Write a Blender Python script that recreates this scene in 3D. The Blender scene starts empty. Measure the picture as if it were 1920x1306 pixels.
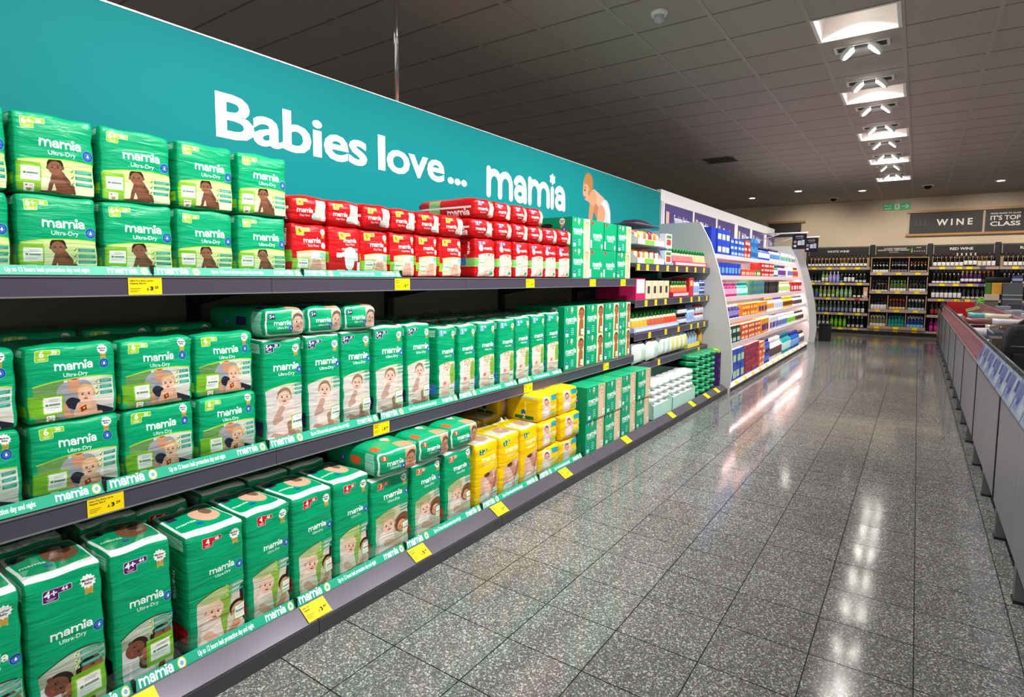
import bpy, bmesh, math, random
import numpy as np
from mathutils import Vector, Matrix

random.seed(7)
rng = np.random.RandomState(7)
D = bpy.data
S = bpy.context.scene
COL = S.collection
PI = math.pi

# ---------------------------------------------------------------- camera, world, lights, exposure
YAW, PITCH, ROLL = math.radians(35.0656), math.radians(4.6845), math.radians(-0.3715)
FPX, CX, CY = 1080.13, 960.0, 609.0
_f = Vector((-math.sin(YAW) * math.cos(PITCH), math.cos(YAW) * math.cos(PITCH), -math.sin(PITCH)))
_r = Vector((math.cos(YAW), math.sin(YAW), 0))
_d = _f.cross(_r)
_r2 = _r * math.cos(ROLL) + _d * math.sin(ROLL)
_d2 = _d * math.cos(ROLL) - _r * math.sin(ROLL)
EYE = Vector((0, 0, 1.3))
cam = D.objects.new('camera', D.cameras.new('camera'))
COL.objects.link(cam)
cam.data.sensor_width = 36.0
cam.data.lens = FPX / 1920 * 36.0
cam.data.shift_y = -(653 - CY) / 1920
cam.data.clip_start = 0.05
m3 = Matrix((_r2, -_d2, -_f)).transposed()
cam.matrix_world = Matrix.Translation(EYE) @ m3.to_4x4()
S.camera = cam


def proj(p):
    v = Vector(p) - EYE
    z = v.dot(_f)
    if z <= 0.01:
        return None
    return (v.dot(_r2) / z * FPX + CX, v.dot(_d2) / z * FPX + CY)


S.view_settings.view_transform = 'Standard'
S.view_settings.look = 'None'
S.view_settings.gamma = 1.0
S.view_settings.use_curve_mapping = False
S.view_settings.exposure = 0.78

world = D.worlds.new('store_ambient')
S.world = world
world.use_nodes = True
world.node_tree.nodes['Background'].inputs[0].default_value = (1.0, 0.97, 0.93, 1)
world.node_tree.nodes['Background'].inputs[1].default_value = 0.5

ZC = 3.25          # ceiling height
CELLX, CELLY = 0.585, 0.513
GX0, GY0 = -0.78, 4.99


def lamp(name, kind, loc, target, power, color=(1, 0.975, 0.94), **kw):
    l = D.lights.new(name, kind)
    l.energy = power
    l.color = color
    for k, v in kw.items():
        setattr(l, k, v)
    o = D.objects.new(name, l)
    COL.objects.link(o)
    o.location = loc
    o.rotation_euler = (Vector(target) - Vector(loc)).to_track_quat('-Z', 'Y').to_euler()
    return o


# the row of twin spots over the aisle: one head washes the left shelves, one the tables
for k in range(-9, 17, 2):
    y = GY0 + (k + 0.5) * CELLY
    lamp('twin_spot_lamp', 'SPOT', (-0.60, y, 3.17), (-2.15, y, 1.0), 112, spot_size=math.radians(95), spot_blend=0.7, shadow_soft_size=0.05)
    lamp('twin_spot_lamp', 'SPOT', (-0.38, y, 3.17), (1.1, y, 0.5), 48, spot_size=math.radians(85), spot_blend=0.7, shadow_soft_size=0.05)
# area lamps added for ambient fill, unseen and without fittings, over neighbouring aisles
for x in (3.2, 6.2):
    for y in (1.0, 6.0, 11.0):
        lamp('ambient_fill_lamp', 'AREA', (x, y, 3.2), (x, y, 0), 22, size=0.9)
for x in (-4.6,):
    for y in (2.0, 7.0, 12.0):
        lamp('ambient_fill_lamp', 'AREA', (x, y, 3.2), (x, y, 0), 12, size=0.9)
# downlights along the wine wall
for x in (-2.2, -0.35, 1.2, 2.8):
    lamp('wall_washer', 'SPOT', (x, 14.9, 3.2), (x, 16.5, 1.6), 75, color=(1, 0.9, 0.76), spot_size=math.radians(100), spot_blend=0.8, shadow_soft_size=0.08)


# ---------------------------------------------------------------- helpers
def l1(c):
    c = c / 255.0
    return c / 12.92 if c <= 0.04045 else ((c + 0.055) / 1.055) ** 2.4


def lin(c):
    return (l1(c[0]), l1(c[1]), l1(c[2]), 1.0)


MATS = {}


def mat(name, rgb=(200, 200, 200), rough=0.5, metal=0.0, emit=0.0, ecol=None, spec=0.5, bump=None, coat=0.0):
    if name in MATS:
        return MATS[name]
    m = D.materials.new(name)
    m.use_nodes = True
    b = m.node_tree.nodes['Principled BSDF']
    b.inputs['Base Color'].default_value = lin(rgb)
    b.inputs['Roughness'].default_value = rough
    b.inputs['Metallic'].default_value = metal
    b.inputs['Specular IOR Level'].default_value = spec
    b.inputs['Coat Weight'].default_value = coat
    if emit:
        b.inputs['Emission Color'].default_value = lin(ecol or rgb)
        b.inputs['Emission Strength'].default_value = emit
    if bump:
        scale, strength = bump
        nt = m.node_tree
        n = nt.nodes.new('ShaderNodeTexNoise')
        n.inputs['Scale'].default_value = scale
        n.inputs['Detail'].default_value = 3
        bp = nt.nodes.new('ShaderNodeBump')
        bp.inputs['Strength'].default_value = strength
        bp.inputs['Distance'].default_value = 0.01
        tc = nt.nodes.new('ShaderNodeTexCoord')
        nt.links.new(tc.outputs['Object'], n.inputs['Vector'])
        nt.links.new(n.outputs['Fac'], bp.inputs['Height'])
        nt.links.new(bp.outputs['Normal'], b.inputs['Normal'])
    MATS[name] = m
    return m


def clear_mat(name, tint=(235, 245, 242), gloss=0.12):
    if name in MATS:
        return MATS[name]
    m = D.materials.new(name)
    m.use_nodes = True
    nt = m.node_tree
    nt.nodes.clear()
    out = nt.nodes.new('ShaderNodeOutputMaterial')
    t = nt.nodes.new('ShaderNodeBsdfTransparent')
    t.inputs[0].default_value = lin(tint)
    g = nt.nodes.new('ShaderNodeBsdfGlossy')
    g.inputs['Roughness'].default_value = 0.12
    mx = nt.nodes.new('ShaderNodeMixShader')
    mx.inputs[0].default_value = gloss
    nt.links.new(t.outputs[0], mx.inputs[1])
    nt.links.new(g.outputs[0], mx.inputs[2])
    nt.links.new(mx.outputs[0], out.inputs[0])
    MATS[name] = m
    return m


def tag(o, label=None, cat=None, group=None, kind=None):
    if label: o['label'] = label
    if cat: o['category'] = cat
    if group: o['group'] = group
    if kind: o['kind'] = kind
    return o


def link(name, data, parent=None, loc=None, rot=None):
    o = D.objects.new(name, data)
    COL.objects.link(o)
    if parent: o.parent = parent
    if loc is not None: o.location = loc
    if rot is not None: o.rotation_euler = rot
    return o


def empty(name, loc=(0, 0, 0), rz=0, label=None, cat=None, group=None, kind=None):
    o = link(name, None, None, loc, (0, 0, rz))
    o.empty_display_size = 0.05
    return tag(o, label, cat, group, kind)


class MB:
    """collects shapes and builds them as one mesh"""
    def __init__(s):
        s.v, s.f, s.m, s.uv, s.sm = [], [], [], [], []

    def face(s, pts, m=0, uv=None, smooth=False):
        i = len(s.v)
        s.v += [tuple(p) for p in pts]
        s.f.append(tuple(range(i, i + len(pts))))
        s.m.append(m)
        s.uv.append(uv)
        s.sm.append(smooth)
        return s

    def box(s, x0, y0, z0, x1, y1, z1, m=0, mt=None, mf=None):
        i = len(s.v)
        s.v += [(x0, y0, z0), (x1, y0, z0), (x1, y1, z0), (x0, y1, z0), (x0, y0, z1), (x1, y0, z1), (x1, y1, z1), (x0, y1, z1)]
        for q, (a, b, c, d) in enumerate(((3, 2, 1, 0), (4, 5, 6, 7), (0, 1, 5, 4), (1, 2, 6, 5), (2, 3, 7, 6), (3, 0, 4, 7))):
            s.f.append((i + a, i + b, i + c, i + d))
            mm = m
            if q == 1 and mt is not None: mm = mt
            if q == 3 and mf is not None: mm = mf
            s.m.append(mm)
            s.uv.append(None)
            s.sm.append(False)
        return s

    def prism(s, pts, axis, a, b, m=0):
        """extrude a 2D outline along an axis; pts are (u,v): y -> (x,z), x -> (y,z), z -> (x,y)"""
        def P(u, v, t):
            return {'y': (u, t, v), 'x': (t, u, v), 'z': (u, v, t)}[axis]
        i, n = len(s.v), len(pts)
        s.v += [P(u, v, a) for u, v in pts] + [P(u, v, b) for u, v in pts]
        fs = [tuple(range(i, i + n))[::-1], tuple(range(i + n, i + 2 * n))]
        for k in range(n):
            fs.append((i + k, i + (k + 1) % n, i + n + (k + 1) % n, i + n + k))
        if axis == 'y':
            fs = [f[::-1] for f in fs]
        for f in fs:
            s.f.append(f); s.m.append(m); s.uv.append(None); s.sm.append(False)
        return s

    def lathe(s, prof, seg=12, mats=None, c=(0, 0), smooth=True):
        """profile of (r,z) going up; mats[i] for band i"""
        i = len(s.v)
        for r, z in prof:
            for k in range(seg):
                a = 2 * PI * k / seg
                s.v.append((c[0] + r * math.cos(a), c[1] + r * math.sin(a), z))
        for j in range(len(prof) - 1):
            for k in range(seg):
                k2 = (k + 1) % seg
                s.f.append((i + j * seg + k, i + j * seg + k2, i + (j + 1) * seg + k2, i + (j + 1) * seg + k))
                s.m.append(mats[j] if mats else 0); s.uv.append(None); s.sm.append(smooth)
        s.f.append(tuple(i + k for k in range(seg))[::-1]); s.m.append(mats[0] if mats else 0); s.uv.append(None); s.sm.append(False)
        j = len(prof) - 1
        s.f.append(tuple(i + j * seg + k for k in range(seg))); s.m.append(mats[-1] if mats else 0); s.uv.append(None); s.sm.append(False)
        return s

    def tube(s, pts, r, seg=6, m=0):
        pts = [Vector(p) for p in pts]
        i = len(s.v)
        n = len(pts)
        for a in range(n):
            t = (pts[min(a + 1, n - 1)] - pts[max(a - 1, 0)]).normalized()
            up = Vector((0, 0, 1)) if abs(t.z) < 0.9 else Vector((1, 0, 0))
            u = t.cross(up).normalized()
            w = u.cross(t)
            for k in range(seg):
                q = pts[a] + (u * math.cos(2 * PI * k / seg) + w * math.sin(2 * PI * k / seg)) * r
                s.v.append(tuple(q))
        for a in range(n - 1):
            for k in range(seg):
                k2 = (k + 1) % seg
                s.f.append((i + a * seg + k, i + a * seg + k2, i + (a + 1) * seg + k2, i + (a + 1) * seg + k))
                s.m.append(m); s.uv.append(None); s.sm.append(True)
        for a, rev in ((0, False), (n - 1, True)):
            f = tuple(i + a * seg + k for k in range(seg))
            s.f.append(f[::-1] if not rev else f); s.m.append(m); s.uv.append(None); s.sm.append(False)
        return s

    def mesh(s, name, mats):
        me = D.meshes.new(name)
        me.from_pydata(s.v, [], s.f)
        for m in (mats if isinstance(mats, (list, tuple)) else [mats]):
            me.materials.append(m)
        me.polygons.foreach_set('material_index', s.m)
        me.polygons.foreach_set('use_smooth', s.sm)
        if any(u is not None for u in s.uv):
            uvl = me.uv_layers.new(name='UVMap')
            for p, u in zip(me.polygons, s.uv):
                if u is not None:
                    for li, c in zip(p.loop_indices, u):
                        uvl.data[li].uv = c
        me.update()
        return me

    def build(s, name, mats, parent=None, loc=None, rot=None, bevel=0):
        o = link(name, s.mesh(name, mats), parent, loc, rot)
        if bevel:
            bv = o.modifiers.new('bevel', 'BEVEL')
            bv.width = bevel
            bv.segments = 2
            bv.limit_method = 'ANGLE'
        return o


ORD = ['first', 'second', 'third', 'fourth', 'fifth', 'sixth', 'seventh', 'eighth', 'ninth', 'tenth', 'eleventh', 'twelfth', 'thirteenth',
       'fourteenth', 'fifteenth', 'sixteenth', 'seventeenth', 'eighteenth', 'nineteenth', 'twentieth', 'twenty-first', 'twenty-second',
       'twenty-third', 'twenty-fourth', 'twenty-fifth', 'twenty-sixth', 'twenty-seventh', 'twenty-eighth', 'twenty-ninth', 'thirtieth']

# ---------------------------------------------------------------- lettering
TXT = {}


def text_tris(s, bold=0.0):
    key = (s, bold)
    if key in TXT:
        return TXT[key]
    cu = D.curves.new('lettering', 'FONT')
    cu.body = s
    cu.size = 1.0
    cu.offset = bold
    cu.resolution_u = 3
    o = D.objects.new('lettering', cu)
    me = o.to_mesh()
    me.calc_loop_triangles()
    v = np.array([(p.co.x, p.co.y) for p in me.vertices], dtype=float)
    t = np.array([tuple(q.vertices) for q in me.loop_triangles], dtype=int)
    o.to_mesh_clear()
    D.objects.remove(o)
    D.curves.remove(cu)
    if len(v) == 0:
        v = np.zeros((3, 2)); t = np.zeros((0, 3), int)
    TXT[key] = (v, t)
    return TXT[key]


def arc(cx, cy, rx, ry, a0, a1, n=9):
    return [(cx + rx * math.cos(math.radians(a0 + (a1 - a0) * i / (n - 1))), cy + ry * math.sin(math.radians(a0 + (a1 - a0) * i / (n - 1)))) for i in range(n)]


def logo_strokes():
    """the rounded word on packs and sign: strokes in units of the x-height, y up, plus the petals over the i"""
    st = []

    def m_(x):
        st.append([(x, 1.06), (x, 0.0)])
        st.append(arc(x + .40, .52, .40, .46, 180, 0) + [(x + .80, 0)])
        st.append(arc(x + 1.20, .52, .40, .46, 180, 0) + [(x + 1.60, 0)])

    def a_(x):
        st.append(arc(x + .30, .58, .38, .40, 150, 0) + [(x + .70, 0.0)])
        st.append(arc(x + .30, .27, .32, .27, 0, 360, 14))
    m_(0)
    a_(2.0)
    m_(3.1)
    st.append([(5.08, .86), (5.08, 0)])
    a_(5.5)
    pet = []
    for k in range(6):
        a = k * 60 + 90
        pet.append([(5.08, 1.34), (5.08 + .2 * math.cos(math.radians(a)), 1.34 + .2 * math.sin(math.radians(a)))])
    return st, pet


LOGO, PETALS = logo_strokes()
LOGO_W = 6.2

# ---------------------------------------------------------------- printed artwork, drawn in code
class Cv:
    def __init__(s, w, h, bg):
        s.w, s.h = int(w), int(h)
        s.a = np.empty((s.h, s.w, 3), np.float32)
        s.a[:] = np.array(bg, np.float32) / 255
        s.ox = s.oy = 0.0
        s.k = 1.0

    def frame(s, ox, oy, k):
        s.ox, s.oy, s.k = ox, oy, k
        return s

    def X(s, x): return s.ox + x * s.k
    def Y(s, y): return s.oy + y * s.k

    def bb(s, x0, y0, x1, y1, pad=2):
        a, b = int(max(0, math.floor(x0 - pad))), int(max(0, math.floor(y0 - pad)))
        c, d = int(min(s.w, math.ceil(x1 + pad))), int(min(s.h, math.ceil(y1 + pad)))
        if c <= a or d <= b: return None
        yy, xx = np.mgrid[b:d, a:c].astype(np.float32)
        return a, b, c, d, xx + .5, yy + .5

    def blend(s, box, al, col):
        a, b, c, d = box[:4]
        al = al[..., None].astype(np.float32)
        s.a[b:d, a:c] = s.a[b:d, a:c] * (1 - al) + np.array(col, np.float32) / 255 * al

    def ell(s, cx, cy, rx, ry, col, rot=0, op=1.0, soft=1.0):
        cx, cy, rx, ry = s.X(cx), s.Y(cy), max(rx * s.k, .3), max(ry * s.k, .3)
        R = max(rx, ry) + soft
        q = s.bb(cx - R, cy - R, cx + R, cy + R)
        if not q: return
        c, n = math.cos(math.radians(rot)), math.sin(math.radians(rot))
        dx, dy = q[4] - cx, q[5] - cy
        u, v = (dx * c + dy * n) / rx, (-dx * n + dy * c) / ry
        d = (np.sqrt(u * u + v * v) - 1) * min(rx, ry)
        s.blend(q, np.clip(.5 - d / soft, 0, 1) * op, col)

    def rr(s, x0, y0, x1, y1, col, r=0.0, op=1.0):
        x0, y0, x1, y1, r = s.X(x0), s.Y(y0), s.X(x1), s.Y(y1), r * s.k
        q = s.bb(x0, y0, x1, y1)
        if not q: return
        dx = np.abs(q[4] - (x0 + x1) / 2) - ((x1 - x0) / 2 - r)
        dy = np.abs(q[5] - (y0 + y1) / 2) - ((y1 - y0) / 2 - r)
        d = np.hypot(np.maximum(dx, 0), np.maximum(dy, 0)) + np.minimum(np.maximum(dx, dy), 0) - r
        s.blend(q, np.clip(.5 - d, 0, 1) * op, col)

    def cap(s, pts, r, col, r1=None, op=1.0, soft=1.0):
        P = [(s.X(x), s.Y(y)) for x, y in pts]
        r0 = r * s.k
        r1 = r0 if r1 is None else r1 * s.k
        R = max(r0, r1) + soft
        q = s.bb(min(p[0] for p in P) - R, min(p[1] for p in P) - R, max(p[0] for p in P) + R, max(p[1] for p in P) + R)
        if not q: return
        best = None
        n = len(P) - 1
        for i in range(n):
            (ax, ay), (bx, by) = P[i], P[i + 1]
            vx, vy = bx - ax, by - ay
            L = vx * vx + vy * vy + 1e-9
            t = np.clip(((q[4] - ax) * vx + (q[5] - ay) * vy) / L, 0, 1)
            rad = r0 + (r1 - r0) * ((i + t) / n)
            d = np.hypot(q[4] - ax - t * vx, q[5] - ay - t * vy) - rad
            best = d if best is None else np.minimum(best, d)
        s.blend(q, np.clip(.5 - best / soft, 0, 1) * op, col)

    def pmask(s, P):
        q = s.bb(min(p[0] for p in P), min(p[1] for p in P), max(p[0] for p in P), max(p[1] for p in P))
        if not q: return None, None
        acc = np.zeros(q[4].shape, np.float32)
        for ox, oy in ((-.25, -.25), (.25, -.25), (-.25, .25), (.25, .25)):
            ins = np.zeros(q[4].shape, bool)
            for i in range(len(P)):
                (ax, ay), (bx, by) = P[i], P[(i + 1) % len(P)]
                if ay == by: continue
                c = ((ay > q[5] + oy) != (by > q[5] + oy)) & (q[4] + ox < (bx - ax) * (q[5] + oy - ay) / (by - ay) + ax)
                ins ^= c
            acc += ins
        return q, acc / 4

    def poly(s, pts, col, op=1.0):
        q, m = s.pmask([(s.X(x), s.Y(y)) for x, y in pts])
        if q: s.blend(q, m * op, col)

    def text(s, t, x, y, size, col, bold=0.0, sx=1.0, rot=0, align='c', op=1.0):
        """baseline at y; align c / l"""
        v, tr = text_tris(t, bold)
        if not len(tr): return
        w0, w1 = v[:, 0].min(), v[:, 0].max()
        off = (w0 + w1) / 2 if align == 'c' else w0
        k = size * s.k
        px, py = (v[:, 0] - off) * k * sx, -v[:, 1] * k
        c, n = math.cos(math.radians(rot)), math.sin(math.radians(rot))
        P = np.stack([s.X(x) + px * c - py * n, s.Y(y) + px * n + py * c], 1)
        a, b = int(max(0, math.floor(P[:, 0].min()) - 1)), int(max(0, math.floor(P[:, 1].min()) - 1))
        e, d = int(min(s.w, math.ceil(P[:, 0].max()) + 1)), int(min(s.h, math.ceil(P[:, 1].max()) + 1))
        if e <= a or d <= b: return
        ss = 3
        M = np.zeros(((d - b) * ss, (e - a) * ss), bool)
        Q = (P - [a, b]) * ss
        for t3 in tr:
            T = Q[t3]
            x0, y0 = np.floor(T.min(0)).astype(int)
            x1, y1 = np.ceil(T.max(0)).astype(int)
            x0, y0, x1, y1 = max(x0, 0), max(y0, 0), min(x1 + 1, M.shape[1]), min(y1 + 1, M.shape[0])
            if x1 <= x0 or y1 <= y0: continue
            gx, gy = np.arange(x0, x1)[None, :] + .5, np.arange(y0, y1)[:, None] + .5
            (ax, ay), (bx, by), (cx, cy) = T
            e0 = (bx - ax) * (gy - ay) - (by - ay) * (gx - ax)
            e1 = (cx - bx) * (gy - by) - (cy - by) * (gx - bx)
            e2 = (ax - cx) * (gy - cy) - (ay - cy) * (gx - cx)
            M[y0:y1, x0:x1] |= ((e0 >= 0) & (e1 >= 0) & (e2 >= 0)) | ((e0 <= 0) & (e1 <= 0) & (e2 <= 0))
        al = M.reshape(d - b, ss, e - a, ss).mean((1, 3)).astype(np.float32)
        s.blend((a, b, e, d), al * op, col)

    def logo(s, x0, x1, base, col=(255, 255, 255), rot=0, r=.148, xs=1.0):
        k = (x1 - x0) / LOGO_W
        c, n = math.cos(math.radians(rot)), math.sin(math.radians(rot))

        def tr(p):
            u, v = (p[0] + .13) * k, -p[1] * k * xs
            return (x0 + u * c - v * n, base + u * n + v * c)
        for st in LOGO: s.cap([tr(p) for p in st], r * k, col)
        for st in PETALS: s.cap([tr(p) for p in st], .085 * k, col)

    def image(s, name):
        im = D.images.new(name, s.w, s.h)
        px = np.ones((s.h, s.w, 4), np.float32)
        px[..., :3] = np.clip(s.a[::-1], 0, 1)
        im.pixels.foreach_set(px.ravel())
        im.pack()
        return im


def img_mat(name, image, rough=0.35, wrinkle=0.0, spec=0.28, emit=0.0, metal=0.0):
    m = D.materials.new(name)
    m.use_nodes = True
    nt = m.node_tree
    b = nt.nodes['Principled BSDF']
    t = nt.nodes.new('ShaderNodeTexImage')
    t.image = image
    t.extension = 'EXTEND'
    nt.links.new(t.outputs[0], b.inputs['Base Color'])
    b.inputs['Roughness'].default_value = rough
    b.inputs['Specular IOR Level'].default_value = spec
    b.inputs['Metallic'].default_value = metal
    if wrinkle:
        tc = nt.nodes.new('ShaderNodeTexCoord')
        mp = nt.nodes.new('ShaderNodeMapping')
        mp.inputs['Scale'].default_value = (5, 5, 26)
        n = nt.nodes.new('ShaderNodeTexNoise')
        n.inputs['Scale'].default_value = 1.6
        n.inputs['Detail'].default_value = 4
        n.inputs['Distortion'].default_value = 0.8
        oi = nt.nodes.new('ShaderNodeObjectInfo')
        ad = nt.nodes.new('ShaderNodeVectorMath')
        ad.operation = 'ADD'
        bp = nt.nodes.new('ShaderNodeBump')
        bp.inputs['Strength'].default_value = wrinkle
        bp.inputs['Distance'].default_value = 0.012
        nt.links.new(tc.outputs['Object'], ad.inputs[0])
        nt.links.new(oi.outputs['Location'], ad.inputs[1])
        nt.links.new(ad.outputs[0], mp.inputs['Vector'])
        nt.links.new(mp.outputs['Vector'], n.inputs['Vector'])
        nt.links.new(n.outputs['Fac'], bp.inputs['Height'])
        nt.links.new(bp.outputs['Normal'], b.inputs['Normal'])
    return m


WHITE = (250, 250, 250)
GREEN = (0, 164, 110)
LIME = (140, 205, 40)
TEALT = (20, 150, 125)


def rosette(c, x, y, r):
    c.poly([(x - r * .55, y + r * .7), (x + r * .55, y + r * .7), (x + r * .5, y + r * 2.0), (x, y + r * 1.7), (x - r * .5, y + r * 2.0)], (190, 160, 70))
    pts = []
    for i in range(24):
        q = r * (1.05 if i % 2 == 0 else .82)
        pts.append((x + q * math.cos(i * PI / 12), y + q * math.sin(i * PI / 12)))
    c.poly(pts, (248, 248, 244))
    c.text('Mother', x, y - r * .02, r * .48, (20, 20, 20), .02)
    c.text('Baby', x, y + r * .42, r * .48, (20, 20, 20), .02)


def blue_badge(c, x, y, r):
    c.ell(x, y, r, r, (150, 190, 230))
    c.ell(x, y, r * .94, r * .94, (25, 75, 165))
    c.ell(x, y, r * .6, r * .6, (120, 165, 220))
    c.ell(x, y, r * .52, r * .52, (30, 95, 190))
    c.poly([(x, y - r * .42), (x + r * .22, y + r * .05), (x - r * .22, y + r * .05)], WHITE)
    c.ell(x, y + r * .1, r * .23, r * .2, WHITE)


def size_badge(c, x, y, w, size, count, col, tcol=WHITE):
    h = w * 1.0
    c.rr(x, y, x + w, y + h, WHITE, w * .14)
    c.rr(x + w * .03, y + w * .03, x + w * .97, y + h - w * .03, col, w * .12)
    c.rr(x + w * .95, y + w * .04, x + w * 1.85, y + h * .5, WHITE, w * .1)
    c.rr(x + w * .95, y + w * .07, x + w * 1.82, y + h * .47, col, w * .08)
    c.text(size, x + w * .5, y + h * .62, w * .75, tcol, .03)
    c.text(count, x + w * 1.38, y + h * .42, w * .42, tcol, .03)
    c.rr(x + w * .2, y + h * .74, x + w * .8, y + h * .78, tcol)
    c.rr(x + w * .28, y + h * .85, x + w * .72, y + h * .89, tcol)


def checks(c, x, y, w, dy):
    for i in range(3):
        yy = y + i * dy
        c.rr(x, yy, x + dy * .55, yy + dy * .55, (225, 240, 150), .004)
        c.cap([(x + dy * .12, yy + dy * .3), (x + dy * .25, yy + dy * .45), (x + dy * .5, yy + dy * .05)], dy * .06, (40, 120, 50))
        c.rr(x + dy * .75, yy, x + w, yy + dy * .55, TEALT)
        c.rr(x + dy * .95, yy + dy * .14, x + w * .93, yy + dy * .2, (190, 235, 220))
        c.rr(x + dy * .95, yy + dy * .34, x + w * .8, yy + dy * .4, (190, 235, 220))


def white_label(c, x0, y0, x1, y1):
    w = x1 - x0
    c.rr(x0 - w * .08, y0 - w * .07, x1 + w * .08, y1 + w * .07, LIME, .012)
    c.rr(x0, y0, x1, y1, (250, 250, 248), .006)
    h = y1 - y0
    c.rr(x0 + w * .3, y0 + h * .15, x1 - w * .12, y0 + h * .19, (170, 180, 175))
    c.rr(x0 + w * .3, y0 + h * .25, x1 - w * .2, y0 + h * .29, (170, 180, 175))
    c.rr(x0 + w * .12, y0 + h * .42, x0 + w * .26, y0 + h * .56, (70, 150, 70))
    c.rr(x0 + w * .3, y0 + h * .43, x1 - w * .1, y0 + h * .55, (110, 150, 120))
    c.rr(x0 + w * .12, y0 + h * .68, x1 - w * .15, y0 + h * .71, (170, 180, 175))
    c.rr(x0 + w * .12, y0 + h * .79, x1 - w * .3, y0 + h * .82, (170, 180, 175))


def hearts(c, x, y, w):
    c.rr(x, y, x + w, y + w * 1.15, WHITE, .008)
    for hx, hy, r, col in ((x + w * .26, y + w * .24, w * .11, (190, 30, 60)), (x + w * .5, y + w * .72, w * .26, (170, 150, 60))):
        c.ell(hx - r * .5, hy - r * .2, r * .55, r * .5, col)
        c.ell(hx + r * .5, hy - r * .2, r * .55, r * .5, col)
        c.poly([(hx - r, hy), (hx + r, hy), (hx, hy + r)], col)
    c.rr(x + w * .48, y + w * .14, x + w * .9, y + w * .2, (150, 150, 150))
    c.rr(x + w * .48, y + w * .28, x + w * .9, y + w * .33, (150, 150, 150))


def face(c, x, y, r, skin, hair, tilt=0, look=0.0, hairtop=1.0):
    dk = tuple(int(v * .8) for v in skin)
    co, si = math.cos(math.radians(tilt)), math.sin(math.radians(tilt))

    def T(u, v): return (x + (u * co - v * si) * r, y + (u * si + v * co) * r)
    hx, hy = T(0, -.22 * hairtop)
    c.ell(hx, hy, r * 1.0, r * 1.02, hair, tilt, soft=2)
    for sgn in (-1, 1):
        ex, ey = T(sgn * .95, .1)
        c.ell(ex, ey, r * .16, r * .22, dk, tilt)
    fx, fy = T(look * .1, .14)
    c.ell(fx, fy, r * .88, r * .93, skin, tilt, soft=2)
    for sgn in (-1, 1):
        ex, ey = T(sgn * .36 + look * .2, .05)
        c.ell(ex, ey, r * .12, r * .09, (45, 30, 25), tilt)
        ex, ey = T(sgn * .36 + look * .2, -.15)
        c.ell(ex, ey, r * .17, r * .035, tuple(int(v * .6) for v in skin), tilt)
        ex, ey = T(sgn * .5 + look * .15, .4)
        c.ell(ex, ey, r * .2, r * .16, (min(255, skin[0] + 16), skin[1], skin[2]), tilt, op=.5, soft=3)
    nx, ny = T(look * .3, .3)
    c.ell(nx, ny, r * .1, r * .09, dk, tilt)
    mx, my = T(look * .25, .6)
    c.ell(mx, my, r * .25, r * .1, (165, 75, 70), tilt)


DSK, DHR = (128, 84, 62), (42, 30, 26)
LSK, BHR = (236, 192, 164), (215, 178, 120)


def sc_sit(c, W, T0, H):
    """dark haired baby sitting, arms on the floor"""
    c.rr(0, T0 - .1, W, H, (203, 224, 150))
    c.ell(.5, H, .8, (H - T0) * .55, (228, 236, 190), soft=30)
    h = H - T0
    s = h
    bx = .48
    c.cap([(bx + .02, H - s * .5), (bx + .10, H - s * .12)], s * .17, DSK, s * .2)
    c.cap([(bx + .16, H - s * .1), (bx - .02, H - s * .02), (bx - .2, H)], s * .085, tuple(int(v * .9) for v in DSK), s * .06)
    c.cap([(bx - .04, H - s * .48), (bx - .08, H - s * .25), (bx - .10, H - s * .04)], s * .065, tuple(int(v * .93) for v in DSK), s * .045)
    c.cap([(bx + .1, H - s * .46), (bx + .20, H - s * .22), (bx + .22, H - s * .05)], s * .06, tuple(int(v * .85) for v in DSK), s * .045)
    face(c, bx - .02, H - s * .74, s * .2, (140, 94, 70), DHR, -4, -.2)


def sc_mum(c, W, T0, H):
    """mother in a grey shirt holding a fair baby with a toy"""
    h = H - T0
    c.rr(0, T0 - .1, W, H, (215, 214, 206))
    c.rr(0, T0 - .1, W * .36, H, (104, 150, 84))
    c.cap([(.36, T0 + h * .4), (.34, T0 + h * .75), (.42, H)], h * .17, (150, 152, 160))
    c.cap([(.40, T0 + h * .35), (.58, T0 + h * .32)], h * .22, (158, 160, 168))
    c.cap([(.47, T0 - h * .02), (.49, T0 + h * .26)], h * .12, (205, 150, 118))
    c.ell(.48, T0 + h * .0, h * .15, h * .13, (225, 172, 142))
    c.ell(.49, T0 + h * .075, h * .07, h * .025, (190, 80, 80))
    c.cap([(.45, T0 + h * .62), (.62, T0 + h * .78), (.95, H)], h * .13, (38, 42, 58))
    c.cap([(.34, T0 + h * .65), (.42, H - h * .05)], h * .07, (210, 155, 125))
    c.cap([(.63, T0 + h * .68), (.63, H - h * .08)], h * .16, LSK)
    c.cap([(.54, T0 + h * .68), (.50, T0 + h * .9), (.6, T0 + h * .86)], h * .055, (228, 180, 150))
    c.cap([(.72, T0 + h * .68), (.75, T0 + h * .88), (.64, T0 + h * .86)], h * .055, (228, 180, 150))
    c.cap([(.5, H - h * .02), (.82, H - h * .03)], h * .06, (225, 178, 148))
    c.poly([(.55, T0 + h * .76), (.62, T0 + h * .7), (.64, T0 + h * .82), (.57, T0 + h * .88)], (165, 50, 30))
    c.ell(.60, T0 + h * .78, h * .025, h * .03, (240, 190, 40))
    face(c, .63, T0 + h * .44, h * .19, LSK, BHR, 2, -.2)


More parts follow.
